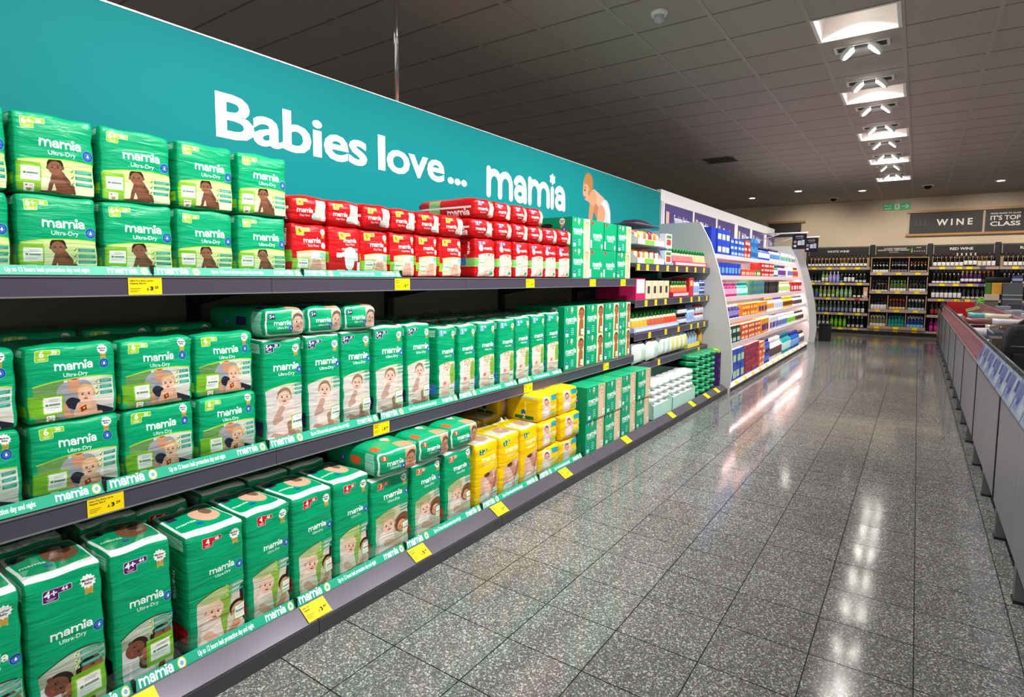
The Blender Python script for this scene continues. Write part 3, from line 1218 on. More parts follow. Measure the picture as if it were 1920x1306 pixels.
def slot_mesh(d, h):
    key = ('slot', round(d, 3))
    if key in PACKM: return PACKM[key]
    mb = MB()
    pts = [(-d * .5 + .05 * math.cos(t) * (1 if abs(math.cos(t)) > .2 else .9), h * .72 + .018 * math.sin(t)) for t in [2 * PI * i / 16 for i in range(16)]]
    mb.prism(pts, 'y', -.0016, 0)
    PACKM[key] = mb.mesh('handle_slot', BLACK)
    return PACKM[key]


def bag(dn, x, y, z, label, group, cat='nappy pack', name='nappy_pack', var=0, rz=0.0, ry=0.0, film=False, sc=(1, 1, 1), **kw):
    me = bag_mesh(dn, var % 3, **kw)
    if not film:
        o = link(name, me, None, (x, y, z), (0, ry, rz))
        o.scale = sc
        return tag(o, label, cat, group)
    t = empty(name, (x, y, z), 0, label, cat, group)
    t.rotation_euler = (0, ry, rz)
    t.scale = sc
    link('wrapper', me, t)
    q = DESIGN[dn]
    link('clear_film', film_mesh(q['w'], q['d'], var % 3), t, (0, 0, q['h']))
    return t


def carton(dn, x, y, z, label, group, rz=0.0):
    t = empty('nappy_carton', (x, y, z), 0, label, 'carton', group)
    t.rotation_euler = (0, 0, rz)
    link('box', carton_mesh(dn), t)
    q = DESIGN[dn]
    link('handle_slot', slot_mesh(q['d'], q['h']), t, (0, -q['w'] / 2, 0))
    return t


# ---------------------------------------------------------------- room shell
def terrazzo():
    m = D.materials.new('terrazzo_tile')
    m.use_nodes = True
    nt = m.node_tree
    N, Lk = nt.nodes.new, nt.links.new
    b = nt.nodes['Principled BSDF']
    g = N('ShaderNodeNewGeometry')
    v = N('ShaderNodeTexVoronoi'); v.inputs['Scale'].default_value = 300
    v2 = N('ShaderNodeTexVoronoi'); v2.inputs['Scale'].default_value = 190
    n = N('ShaderNodeTexNoise'); n.inputs['Scale'].default_value = 60; n.inputs['Detail'].default_value = 4
    big = N('ShaderNodeTexNoise'); big.inputs['Scale'].default_value = .9
    for q in (v, v2, n, big): Lk(g.outputs['Position'], q.inputs['Vector'])
    r = N('ShaderNodeValToRGB')
    e = r.color_ramp.elements
    e[0].position, e[0].color = 0.0, lin((88, 88, 89))
    e[1].position, e[1].color = 1.0, lin((196, 196, 196))
    for p, c in ((.35, (104, 104, 105)), (.65, (122, 122, 123)), (.85, (142, 142, 142))):
        q = e.new(p); q.color = lin(c)
    sep = N('ShaderNodeSeparateColor')
    Lk(v.outputs['Color'], sep.inputs[0])
    Lk(sep.outputs[0], r.inputs[0])
    r2 = N('ShaderNodeValToRGB')
    r2.color_ramp.elements[0].position = .86; r2.color_ramp.elements[0].color = (0, 0, 0, 1)
    r2.color_ramp.elements[1].position = .9; r2.color_ramp.elements[1].color = (1, 1, 1, 1)
    sep2 = N('ShaderNodeSeparateColor')
    Lk(v2.outputs['Color'], sep2.inputs[0])
    Lk(sep2.outputs[1], r2.inputs[0])
    mx = N('ShaderNodeMix'); mx.data_type = 'RGBA'
    mx.inputs[7].default_value = lin((200, 200, 200))
    Lk(r2.outputs[0], mx.inputs[0]); Lk(r.outputs[0], mx.inputs[6])
    mu = N('ShaderNodeMix'); mu.data_type = 'RGBA'; mu.blend_type = 'MULTIPLY'; mu.inputs[0].default_value = .35
    Lk(mx.outputs[2], mu.inputs[6]); Lk(n.outputs['Color'], mu.inputs[7])
    oi = N('ShaderNodeObjectInfo')
    mr = N('ShaderNodeMapRange'); mr.inputs[3].default_value = .9; mr.inputs[4].default_value = 1.08
    Lk(oi.outputs['Random'], mr.inputs[0])
    hs = N('ShaderNodeHueSaturation'); hs.inputs['Saturation'].default_value = .8
    Lk(mr.outputs[0], hs.inputs['Value']); Lk(mu.outputs[2], hs.inputs['Color'])
    Lk(hs.outputs[0], b.inputs['Base Color'])
    rr_ = N('ShaderNodeMapRange'); rr_.inputs[1].default_value = .3; rr_.inputs[2].default_value = .7; rr_.inputs[3].default_value = .07; rr_.inputs[4].default_value = .14
    Lk(big.outputs['Fac'], rr_.inputs[0]); Lk(rr_.outputs[0], b.inputs['Roughness'])
    b.inputs['Specular IOR Level'].default_value = .55
    bp = N('ShaderNodeBump'); bp.inputs['Strength'].default_value = .03; bp.inputs['Distance'].default_value = .01
    nb = N('ShaderNodeTexNoise'); nb.inputs['Scale'].default_value = 9
    Lk(g.outputs['Position'], nb.inputs['Vector'])
    Lk(nb.outputs['Fac'], bp.inputs['Height']); Lk(bp.outputs[0], b.inputs['Normal'])
    return m


TERR = terrazzo()
GROUT = mat('dark_grout', (40, 39, 38), .85)
floor = MB().box(-9, -3, -.05, 9, 17, -.004).build('floor', GROUT)
tag(floor, kind='structure')
TW_, TL_ = .301, .2704
tx0, ty0 = -.2457, 1.622


def tile_mb(mb, x, y, z0, z1, w, l, gap, m=0):
    return mb.box(x + gap, y + gap, z0, x + w - gap, y + l - gap, z1, 1, mt=0)


tme = tile_mb(MB(), 0, 0, -.012, 0, TW_, TL_, .0019).mesh('floor_tile', [TERR, GROUT])
cand, rest = [], []
for i in range(-30, 31):
    for j in range(-18, 57):
        x, y = tx0 + i * TW_, ty0 + j * TL_
        if x + TW_ > 9 or x < -9 or y < -3 or y > 16.7: continue
        p = proj((x + TW_ / 2, y + TL_ / 2, 0))
        vis = p and -60 < p[0] < 1980 and p[1] < 1380 and -1.85 < x < 1.3
        d = math.hypot(x, y)
        (cand if vis else rest).append((d, x, y))
cand.sort()
rest += cand[300:]
for d, x, y in cand[:300]:
    link('floor_tile', tme, floor, (x, y, 0))
mb = MB()
for d, x, y in rest: tile_mb(mb, x, y, -.012, 0, TW_, TL_, .0019)
tag(mb.build('distant_floor_tiles', [TERR, GROUT], floor), kind='stuff')

TILE = mat('ceiling_tile', (168, 158, 149), .9, bump=(180, .25))
TEE = mat('ceiling_tee', (168, 160, 150), .6)
PLEN = mat('plenum', (40, 38, 36), .9)
ceiling = MB().box(-9, -3, ZC + .28, 9, 16.9, ZC + .32).build('ceiling', PLEN)
tag(ceiling, kind='structure')
lights = {(0, k) for k in range(0, 17, 4)}
cme = MB().box(.010, .010, ZC, CELLX - .010, CELLY - .010, ZC + .012).mesh('ceiling_tile', TILE)
cand, rest = [], []
for i in range(-15, 17):
    for j in range(-16, 24):
        x, y = GX0 + i * CELLX, GY0 + j * CELLY
        if x < -9 or x + CELLX > 9 or (i, j) in lights or y + CELLY > 16.82: continue
        p = proj((x + CELLX / 2, y + CELLY / 2, ZC))
        vis = p and -80 < p[0] < 2000 and p[1] > -60
        (cand if vis else rest).append((math.hypot(x, y), x, y))
cand.sort()
rest += cand[300:]
for d, x, y in cand[:300]: link('ceiling_tile', cme, ceiling, (x, y, 0))
mb = MB()
for d, x, y in rest: mb.box(x + .010, y + .010, ZC, x + CELLX - .010, y + CELLY - .010, ZC + .012)
tag(mb.build('distant_ceiling_tiles', TILE, ceiling), kind='stuff')
mb = MB()
for i in range(-15, 18):
    x = GX0 + i * CELLX
    w = .016 if i % 1 == 0 else .01
    mb.box(x - w, -3, ZC - .004, x + w, 16.8, ZC + .03)
mb.build('main_tee_bars', TEE, ceiling)
mb = MB()
for j in range(-15, 24):
    y = GY0 + j * CELLY
    mb.box(-9, y - .008, ZC - .001, 9, y + .008, ZC + .02)
mb.build('cross_tee_bars', mat('cross_tee', (118, 110, 102), .7), ceiling)

WALL = mat('beige_wall', (206, 190, 168), .85, bump=(60, .05))
for nm, a in (('wall_back', (-9, 16.8, 0, 9, 16.95, ZC + .3)), ('wall_left', (-9.1, -3, 0, -9, 16.8, ZC + .3)), ('wall_right', (9, -3, 0, 9.1, 16.8, ZC + .3))):
    tag(MB().box(*a).build(nm, WALL), kind='structure')

# ---------------------------------------------------------------- ceiling fittings
WHITEM = mat('white_metal', (236, 234, 232), .4)
GLOWP = mat('panel_glow', (255, 250, 240), .5, emit=5)
GLOWS = mat('spot_glow', (255, 250, 240), .5, emit=30)
DKM = mat('dark_metal', (34, 34, 36), .45)
GREYM = mat('grey_metal', (120, 122, 124), .35, metal=.6)
REFL = mat('reflector_white', (240, 232, 228), .55)
for n, k in enumerate(range(0, 17, 4)):
    x0, y0 = GX0 + .03, GY0 + k * CELLY + .02
    x1, y1 = GX0 + CELLX - .03, GY0 + (k + 1) * CELLY - .02
    t = empty('recessed_ceiling_light', ((x0 + x1) / 2, (y0 + y1) / 2, ZC), 0, 'square recessed ceiling light with white reflector, %s nearest over the aisle' % ORD[n], 'ceiling light', 'recessed lights over the aisle')
    cx, cy = (x1 - x0) / 2, (y1 - y0) / 2
    m = MB()
    zt = .2
    for s in (-1, 1):
        m.face([(s * cx, -cy, -.002), (s * cx, cy, -.002), (s * (cx - .02), cy - .02, zt), (s * (cx - .02), -cy + .02, zt)])
        m.face([(-cx, s * cy, -.002), (cx, s * cy, -.002), (cx - .02, s * (cy - .02), zt), (-cx + .02, s * (cy - .02), zt)])
    m.face([(-cx, -cy, zt), (cx, -cy, zt), (cx, cy, zt), (-cx, cy, zt)])
    m.build('reflector', REFL, t)
    f = MB()
    for a in ((-cx - .025, -cy - .015, -cx, cy + .015), (cx, -cy - .015, cx + .025, cy + .015), (-cx, -cy - .015, cx, -cy), (-cx, cy, cx, cy + .015)):
        f.box(a[0], a[1], -.006, a[2], a[3], .006)
    f.build('frame', WHITEM, t)
    MB().lathe([(.07, .185), (.07, .199)], 24).build('lamp', GLOWP, t)
    sp = D.lights.new('recessed_lamp', 'SPOT')
    sp.energy, sp.color, sp.spot_size, sp.spot_blend, sp.shadow_soft_size = 17, (1, .97, .93), math.radians(136), .12, .05
    so = link('recessed_lamp', sp, None, ((x0 + x1) / 2, (y0 + y1) / 2, ZC + .175))


def twin_spot(x, y, n):
    t = empty('twin_spotlight', (x, y, ZC), 0, 'twin tilting spotlight in a white ceiling plate, %s from the camera over the aisle' % ORD[n], 'spotlight', 'twin spotlights over the aisle')
    m = MB()
    m.box(-.20, -.075, -.008, .20, -.058, .004).box(-.20, .058, -.008, .20, .075, .004).box(-.20, -.058, -.008, -.178, .058, .004).box(.178, -.058, -.008, .2, .058, .004)
    m.build('mounting_plate', WHITEM, t)
    MB().box(-.178, -.058, -.0035, .178, .058, .0045).build('housing', DKM, t)
    MB().box(-.05, -.05, -.03, .05, .05, -.004).build('driver_box', GREYM, t)
    for s in (-1, 1):
        h = link('lamp_head', MB().lathe([(.04, .03), (.064, .016), (.07, -.010), (.06, -.016)], 20).mesh('lamp_head', WHITEM), t, (s * .10, 0, -.035), (0, s * math.radians(42), 0))
        link('lens', MB().lathe([(.057, -.019), (.057, -.0162)], 20).mesh('lens', GLOWS), h)


for n, k in enumerate(range(1, 17, 2)):
    twin_spot(GX0 + CELLX / 2, GY0 + (k + .5) * CELLY, n)
t = empty('smoke_detector', (-1.656, 4.212, ZC), 0, 'white smoke detector with sensor cap on the ceiling above the teal sign', 'smoke detector')
MB().lathe([(.055, -.03), (.062, -.012), (.062, 0)], 16).build('base', WHITEM, t)
MB().lathe([(.02, -.075), (.034, -.065), (.038, -.03)], 14).build('sensor_cap', mat('sensor_grey', (190, 190, 200), .4), t)
t = empty('ceiling_vent', (-2.76, 9.87, ZC), 0, 'black louvred air vent in the ceiling above the white gondola', 'air vent')
MB().box(-.24, -.22, -.006, .24, .22, .004).build('vent_frame', DKM, t)
for i in range(7): MB().box(-.21, -.19 + i * .058, -.012, .21, -.165 + i * .058, -.006).build('louvre', mat('louvre', (58, 56, 54), .5), t)
for n, (x, y, lab) in enumerate(((.066, 14.75, 'black dome camera on the ceiling before the wine sign'), (-1.754, 15.85, 'small black dome camera on the ceiling above the white wine bay'))):
    t = empty('dome_camera', (x, y, ZC), 0, lab, 'security camera')
    MB().lathe([(.10, -.018), (.11, 0)], 16).build('camera_base', WHITEM, t)
    MB().lathe([(.02, -.085), (.055, -.07), (.075, -.018)], 16).build('dome', mat('smoked_dome', (14, 14, 16), .1), t)
for n, (x, y, e) in enumerate(((-2.266, 14.2, 30), (-3.37, 14.83, 6), (-1.1, 14.87, 5), (1.22, 14.8, 5))):
    t = empty('ceiling_downlight', (x, y, ZC), 0, ['lit round downlight on the dark ceiling above the end of the white gondola', 'faint round downlight on the ceiling, leftmost above the gondola header',
              'dim round downlight between the light row and the fire exit sign', 'dim round downlight on the ceiling at the far right'][n], 'downlight', 'small downlights before the wine wall')
    MB().lathe([(.09, -.008), (.1, 0)], 18).build('trim_ring', WHITEM, t)
    MB().lathe([(.06, -.0105), (.06, -.0082)], 18).build('lens', mat('downlight_glow_%d' % e, (255, 248, 235), .5, emit=e), t)
o = MB().tube([(-2.592, 2.486, 2.30), (-2.592, 2.486, ZC)], .0125, 12).build('suspension_pole', mat('chrome', (200, 200, 205), .12, metal=1.0))
tag(o, 'chrome pole rising from the teal sign to the ceiling', 'pole')

# ---------------------------------------------------------------- teal sign board with lettering and print
TEAL = mat('teal_board', (0, 126, 130), .6, spec=.15)
sign = empty('sign_board', (-2.60, -1.2, 1.31), 0, 'long teal sign board above the nappy shelves reading Babies love mamia', 'sign')
MB().box(0, 0, 0, .025, 7.93, 1.02).build('board', TEAL, sign)
MB().box(-.002, 0, 1.02, .028, 7.93, 1.026).build('top_trim', mat('alu_trim', (205, 215, 212), .3, metal=.4), sign)
VINYL = mat('white_vinyl', (244, 244, 246), .5)


def plane_text(s, bold, y0, y1, z0, cap, parent, name, m, x=.0258, off=(-2.60, -1.2, 1.31)):
    v, tr = text_tris(s, bold)
    a, b = v[:, 0].min(), v[:, 0].max()
    cv = text_tris('H', 0)[0]
    ky, kz = (y1 - y0) / (b - a), cap / cv[:, 1].max()
    mbx = MB()
    mbx.v = [(x, y0 - off[1] + (p[0] - a) * ky, z0 - off[2] + p[1] * kz) for p in v]
    for t3 in tr:
        mbx.f.append(tuple(int(q) for q in t3)); mbx.m.append(0); mbx.uv.append(None); mbx.sm.append(False)
    return mbx.build(name, m, parent)


def letters(word, y0, y1, z0, cap):
    """each cut vinyl letter is a part of its own"""
    tot = text_tris(word)[0][:, 0]
    a, b = tot.min(), tot.max()
    k = (y1 - y0) / (b - a)
    for i, ch in enumerate(word):
        cw = text_tris(ch)[0][:, 0]
        right = text_tris(word[:i + 1])[0][:, 0].max()
        e = .022
        plane_text(ch, e, y0 + (right - (cw.max() - cw.min()) - a) * k - .012, y0 + (right - a) * k + .012, z0, cap * (1 if ch not in '.' else 1), sign, 'vinyl_letter', VINYL)


letters('Babies', 1.392, 2.225, 1.922, .185)
letters('love', 2.33, 2.875, 1.922, .185)
letters('...', 2.93, 3.105, 1.927, .185)


RIBX = [0]


def ribbon(mb, pts, r, x, seg=8):
    """flat round-ended stroke in the y-z plane"""
    n = len(pts)
    RIBX[0] += 1
    x += RIBX[0] * .00012
    Ls, Rs = [], []
    for i in range(n):
        a, b = pts[max(i - 1, 0)], pts[min(i + 1, n - 1)]
        dx, dy = b[0] - a[0], b[1] - a[1]
        L = math.hypot(dx, dy) + 1e-9
        nx, ny = -dy / L * r, dx / L * r
        Ls.append((x, pts[i][0] + nx, pts[i][1] + ny)); Rs.append((x, pts[i][0] - nx, pts[i][1] - ny))
    for i in range(n - 1): mb.face([Rs[i], Rs[i + 1], Ls[i + 1], Ls[i]])
    for q, p in enumerate((pts[0], pts[-1])):
        x += .00004
        mb.face([(x, p[0] + r * math.cos(2 * PI * k / 14), p[1] + r * math.sin(2 * PI * k / 14)) for k in range(14)])


mb = MB()
ky, kz = (4.42 - 3.34) / LOGO_W, .165
for st in LOGO: ribbon(mb, [(3.34 + 1.2 + (p[0] + .13) * ky, 1.905 - 1.31 + p[1] * kz) for p in st], .026, .0258)
for st in PETALS: ribbon(mb, [(3.34 + 1.2 + (p[0] + .13) * ky, 1.905 - 1.31 + (.03 + p[1]) * kz) for p in st], .014, .0258)
mb.build('logo_lettering', VINYL, sign)

# printed crawling baby
cv = Cv(300, 240, (0, 126, 130))
SK, SK2 = (226, 178, 140), (206, 150, 112)
K = 300 / 1.0


def bp(y, z): return ((y - 4.75), (2.33 - z))


cv.frame(0, 0, K)
SK, SK2, SK3 = (196, 144, 108), (170, 112, 84), (206, 164, 140)
cv.cap([bp(5.14, 1.87), bp(5.40, 1.80), bp(5.52, 1.80)], .048, SK2, .03)
cv.cap([bp(5.02, 2.06), bp(5.18, 2.00), bp(5.27, 1.93)], .085, SK3, .115)
cv.cap([bp(5.05, 1.97), bp(5.14, 1.90)], .05, SK2, .06, soft=6)
cv.cap([bp(5.26, 1.97), bp(5.28, 1.86)], .105, (188, 194, 196), .10)
cv.cap([bp(5.24, 2.02), bp(5.34, 1.96), bp(5.36, 1.86)], .03, (214, 216, 216))
cv.cap([bp(5.18, 1.93), bp(5.13, 1.80)], .085, SK, .055)
cv.cap([bp(4.99, 2.06), bp(4.965, 1.93), bp(4.945, 1.82), bp(4.93, 1.74)], .05, (190, 128, 88), .032)
cv.cap([bp(4.93, 2.08), bp(5.0, 2.06)], .07, SK)
cv.ell(*bp(4.885, 2.145), .088, .125, SK, 4, soft=2)
cv.ell(*bp(4.905, 2.19), .09, .095, (172, 118, 66), 0, soft=3)
cv.ell(*bp(4.86, 2.10), .062, .075, (204, 150, 116), 0, soft=4)
cv.ell(*bp(4.81, 2.085), .018, .016, (204, 150, 116))
cv.ell(*bp(4.832, 2.115), .012, .009, (60, 40, 32))
cv.ell(*bp(4.835, 2.14), .02, .005, (120, 80, 54))
cv.ell(*bp(4.835, 2.05), .02, .008, (150, 74, 70))
cv.ell(*bp(4.915, 2.10), .02, .034, (188, 136, 104))
cv.ell(*bp(4.915, 2.10), .010, .022, (150, 98, 72))
im = cv.image('baby_print')
mb = MB()
mb.face([(.0256, 4.75 + 1.2, 1.53 - 1.31), (.0256, 5.75 + 1.2, 1.53 - 1.31), (.0256, 5.75 + 1.2, 2.33 - 1.31), (.0256, 4.75 + 1.2, 2.33 - 1.31)], 0, [(0, 0), (1, 0), (1, 1), (0, 1)])
mb.build('baby_print', img_mat('baby_print', im, .6, spec=.15), sign)

# ---------------------------------------------------------------- nappy shelving
RAIL = mat('shelf_rail', (72, 68, 84), .35)
EDGE = mat('rail_edge', (150, 148, 152), .3, metal=.5)
DECK = mat('shelf_deck', (66, 68, 70), .55)
BACKP = mat('shelf_back', (118, 114, 108), .6)
KICK = mat('kick_plate', (62, 62, 64), .5)
STRIP = mat('plinth_strip', (92, 88, 100), .24, metal=.35)
BLK = mat('black_steel', (18, 19, 20), .5)


def shelf(parent, y0, y1, zt, xb, xl, zl0, zl1, rail=RAIL, deck=DECK):
    s = MB().box(xb, y0, zt - .028, xl - .004, y1, zt).build('shelf_board', deck, parent)
    MB().box(xl - .004, y0 + .001, zl0 + .004, xl, y1 - .001, zl1 - .003).build('price_rail', rail, s)
    MB().box(xl - .004, y0 + .001, zl1 - .003, xl + .003, y1 - .001, zl1 + .001).box(xl - .004, y0 + .001, zl0, xl + .004, y1 - .001, zl0 + .004).build('rail_edge', EDGE, s)
    return s


def bay(y0, y1, shelves, where, xback=-2.56):
    t = empty('back_frame', (xback, y0, 0), 0, 'dark grey back panel and uprights of the ' + where, 'shelving', 'back frames of the left shelving')
    MB().box(-.015, 0, 0, 0, y1 - y0, 1.31).build('back_panel', BACKP, t)
    for y in (.012, y1 - y0 - .012):
        MB().box(0, y - .011, 0, .032, y + .011, 1.30).build('upright', BLK, t)
    for n, (zt, zl0, zl1, xl) in enumerate(shelves):
        s = empty('shelf', (xback + .035, y0, zt), 0, 'dark shelf with purple-grey price rail, %s from the top in the %s' % (ORD[n], where), 'shelf', 'shelves on the left of the aisle')
        shelf(s, 0, y1 - y0, 0, 0, xl - xback - .035, zl0 - zt, zl1 - zt)
        w = xl - xback - .035
        for y in (.012, y1 - y0 - .012):
            MB().prism([(0, -.028), (w - .12, -.028), (w - .14, -.05), (.03, -.12), (0, -.12)], 'y', y - .004, y + .004).build('bracket', BLK, s)
    t = empty('base_shelf', (-1.79, y0, 0), 0, 'floor-level base shelf with sloping plinth strip of the ' + where, 'base shelf', 'base shelves on the left of the aisle')
    L = y1 - y0
    MB().box(xback + .035 + 1.79, 0, .065, 0, L, .085).build('base_deck', DECK, t)
    MB().prism([(0, .06), (.068, .05), (.068, .057), (.005, .098), (0, .098)], 'y', .0015, L - .0015).build('plinth_strip', STRIP, t)
    MB().box(.03, .0015, 0, .074, L - .0015, .052).build('kick_plate', KICK, t)


YB = [.115, 1.238, 2.362, 3.485, 4.608]
nm = ['nearest nappy bay', 'second nappy bay', 'third nappy bay', 'fourth nappy bay']
for k in range(4):
    bay(YB[k], YB[k + 1], ((1.30, 1.237, 1.296, -1.958), (.65, .586, .646, -1.958)), nm[k])
FB = [4.608, 5.676, 6.735]
FOODZ = [1.43, 1.115, .825, .55]
for k in range(2):
    bay(FB[k], FB[k + 1], [(z, z - .062, z - .002, -1.958) for z in FOODZ], ['first baby food bay', 'second baby food bay'][k])


# price tickets
def ticket_img(name, lines, pound, pence):
    c = Cv(150, 100, (255, 222, 10))
    c.frame(0, 0, 100)
    for i, s in enumerate(lines): c.text(s, .08, .22 + i * .15, .135, (40, 34, 0), .02, .82, align='l')
    for i in range(3): c.rr(.08, .6 + i * .09, .55 - .08 * i, .63 + i * .09, (120, 100, 0))
    c.text('\u00a3', .86, .72, .2, (30, 26, 0), .02)
    c.text(pound, 1.03, .72, .3, (20, 18, 0), .05)
    c.text(pence, 1.25, .62, .18, (30, 26, 0), .03)
    return img_mat(name, c.image(name), .5)


TK = [ticket_img('ticket_a', ['Ultra Dry Extra Large+', 'Nappies Size 6+'], '3', '25'), ticket_img('ticket_b', ['Ultra Dry Extra Large', 'Nappies Size 6'], '3', '29'),
      ticket_img('ticket_c', ['Ultra Dry', 'Nappies'], '3', '49')]
TKM = {}


def ticket(x, y, z, w, h, k, label, group, tilt=0.0):
    key = (round(w, 3), round(h, 3), k)
    if key not in TKM:
        m = MB()
        m.box(0, -w / 2, -h / 2, .0012, w / 2, h / 2, 1)
        m.face([(.0013, -w / 2, -h / 2), (.0013, w / 2, -h / 2), (.0013, w / 2, h / 2), (.0013, -w / 2, h / 2)], 0, [(0, 0), (1, 0), (1, 1), (0, 1)])
        TKM[key] = m.mesh('price_ticket', [TK[k], mat('ticket_yellow', (255, 222, 10), .5)])
    o = link('price_ticket', TKM[key], None, (x, y, z), (0, tilt, 0))
    return tag(o, label, 'price ticket', group)


for i, (y, k) in enumerate(((.81, 0), (1.90, 2), (2.98, 2), (3.817, 2), (4.352, 2))):
    ticket(-1.957, y, 1.266, .095, .054, k, 'yellow price ticket on the top nappy shelf rail, %s from the left' % ORD[i], 'yellow tickets on the top rail')
for i, (y, k) in enumerate(((.675, 1), (1.762, 2), (2.968, 2), (4.068, 2))):
    ticket(-1.957, y, .617, .095, .054, k, 'yellow price ticket on the middle nappy shelf rail, %s from the left' % ORD[i], 'yellow tickets on the middle rail')
for i, y in enumerate((.66, 1.25, 1.79, 2.39, 3.09, 4.02, 5.01, 5.58, 6.06, 6.43)):
    ticket(-1.7515, y, .0795, .10, .068, 2, 'yellow price ticket on the sloping plinth strip, %s from the left' % ORD[i], 'yellow tickets on the plinth strip', -math.radians(57))

# mint promotional strips with a clear riser behind
c = Cv(880, 44, (38, 172, 138))
c.frame(0, 0, 44)
c.logo(.5, 3.9, .74, r=.15, xs=1.0)
for q in ((5.0, ), ):
    c.ell(q[0], .5, .46, .46, (225, 225, 110)); c.ell(q[0], .5, .33, .33, (240, 248, 255)); c.ell(q[0], .5, .2, .2, (130, 170, 235))
c.text('Up to 12 hours leak protection day and night', 10.4, .66, .62, WHITE, .03, .62)
c.logo(15.6, 18.4, .72, r=.15)
c.ell(19.3, .5, .42, .42, (225, 225, 110)); c.ell(19.3, .5, .3, .3, (240, 248, 255)); c.ell(19.3, .5, .18, .18, (130, 170, 235))
PROMO = img_mat('promo_strip', c.image('promo_strip'), .4)
MINT = mat('mint_plastic', (38, 172, 138), .4)
RISER = clear_mat('clear_riser', (244, 250, 248), .05)


def promo(x0, z0, x1, z1, y0, y1, label, group, riser=.055):
    t = empty('shelf_strip', (x0, y0, z0), 0, label, 'shelf strip', group)
    L = y1 - y0
    m = MB()
    dx, dz = x1 - x0, z1 - z0
    m.face([(0, .002, 0), (0, L - .002, 0), (dx, L - .002, dz), (dx, .002, dz)], 0, [(0, 0), (1, 0), (1, 1), (0, 1)])
    m.face([(dx, .002, dz), (dx, L - .002, dz), (dx - .004, L - .002, 0), (dx - .004, .002, 0)], 1)
    m.face([(0, .002, 0), (dx, .002, dz), (dx - .004, .002, 0)], 1)
    m.face([(0, L - .002, 0), (dx - .004, L - .002, 0), (dx, L - .002, dz)], 1)
    m.face([(0, .002, 0), (dx - .004, .002, 0), (dx - .004, L - .002, 0), (0, L - .002, 0)], 1)
    m.build('strip', [PROMO, MINT], t)
    MB().box(dx - .0055, .004, 0, dx - .0045, L - .004, dz + riser).build('clear_riser', RISER, t)
    MB().box(-.002, L - .004, -.001, dx, L + .004, dz + .004).build('end_clip', BLK, t)


for i, (a, b) in enumerate(((.29, .834), (.834, 1.375), (1.375, 1.90))):
    promo(-1.958, 1.300, -1.972, 1.326, a, b, 'mint green printed shelf strip on the top shelf, %s from the left' % ORD[i], 'mint strips on the top shelf')
MS = [.135, .677, 1.209, 1.757, 2.306, 2.86, 3.40]
for i in range(6):
    promo(-1.958, .652, -1.974, .683, MS[i], MS[i + 1], 'mint green printed shelf strip on the middle shelf, %s from the left' % ORD[i], 'mint strips on the middle shelf')
BS = [.135, .668, 1.203, 1.755, 2.305, 2.858, 3.41]
for i in range(6):
    promo(-1.797, .088, -1.815, .121, BS[i], BS[i + 1], 'mint green printed shelf strip on the bottom deck, %s from the left' % ORD[i], 'mint strips on the bottom deck', .05)

# ---------------------------------------------------------------- nappy packs
def jit(a): return (random.random() - .5) * 2 * a


XF = -2.0
# top shelf: size 6+ packs, two rows
cols6p = [(.325, .505), (.513, .705), (.716, .918), (.930, 1.124), (1.138, 1.335)]
for r in range(2):
    for i, (a, b) in enumerate(cols6p):
        o = bag('six_plus', XF + jit(.006), (a + b) / 2 + (.004 if r else 0), 1.302 + r * .222, 'green size 6 plus nappy pack, %s from left in the %s row, top shelf' % (ORD[i], 'upper' if r else 'lower'),
                'green size 6 plus packs on the top shelf', var=i + r, rz=jit(.02), sc=(1, (b - a - .004) / .195, 1.02))
# red packs with yellow badges
cols6 = [(1.348, 1.512), (1.520, 1.690), (1.696, 1.858), (1.866, 2.030), (2.036, 2.192), (2.198, 2.374)]
for i, (a, b) in enumerate(cols6):
    bag('red_six_back' if i == 1 else 'red_six', XF + jit(.008), (a + b) / 2, 1.301, 'red easy pants pack showing its back with a drawn nappy, lower row' if i == 1 else
        'red easy pants pack with yellow badge, %s from the left in the lower row' % ORD[i], 'red packs with yellow badges standing', var=i, rz=jit(.02), sc=(1, (b - a - .002) / .165, 1.0), bulge=.014)
lie6 = [(1.345, 1.515), (1.522, 1.69), (1.70, 1.862), (1.868, 2.03), (2.038, 2.198), (2.205, 2.38)]
for i, (a, b) in enumerate(lie6):
    bag('red_lying_six', XF + .01 + jit(.008), (a + b) / 2, 1.511, 'red easy pants pack with yellow badge lying on its side, %s from the left' % ORD[i], 'red packs with yellow badges lying on top',
        var=i, rz=jit(.03), sc=(.8, (b - a - .002) / .175, 1.06), bulge=.022, r=.03)
cols5 = [(2.49, 2.675), (2.685, 2.842), (2.852, 3.012), (3.02, 3.184), (3.192, 3.36), (3.368, 3.548)]
for i, (a, b) in enumerate(cols5):
    bag('red_five', XF + .004 + jit(.006), (a + b) / 2, 1.301, 'red easy pants pack with blue badge, %s from left in the standing row' % ORD[i], 'red packs with blue badges standing', var=i, rz=jit(.02), sc=(1, (b - a - .002) / .165, 1.0), bulge=.014)
lie5 = [(2.46, 2.66), (2.668, 2.835), (2.843, 3.005), (3.012, 3.18), (3.188, 3.365), (3.372, 3.548)]
for i, (a, b) in enumerate(lie5):
    bag('red_lying_five', XF + .006 + jit(.006), (a + b) / 2, 1.522, 'red pack with blue badge lying, %s from left in the lower lying layer' % ORD[i], 'red packs with blue badges, first lying layer',
        var=i, rz=jit(.02), sc=(.85, (b - a - .002) / .17, 1.02), bulge=.018, r=.03)
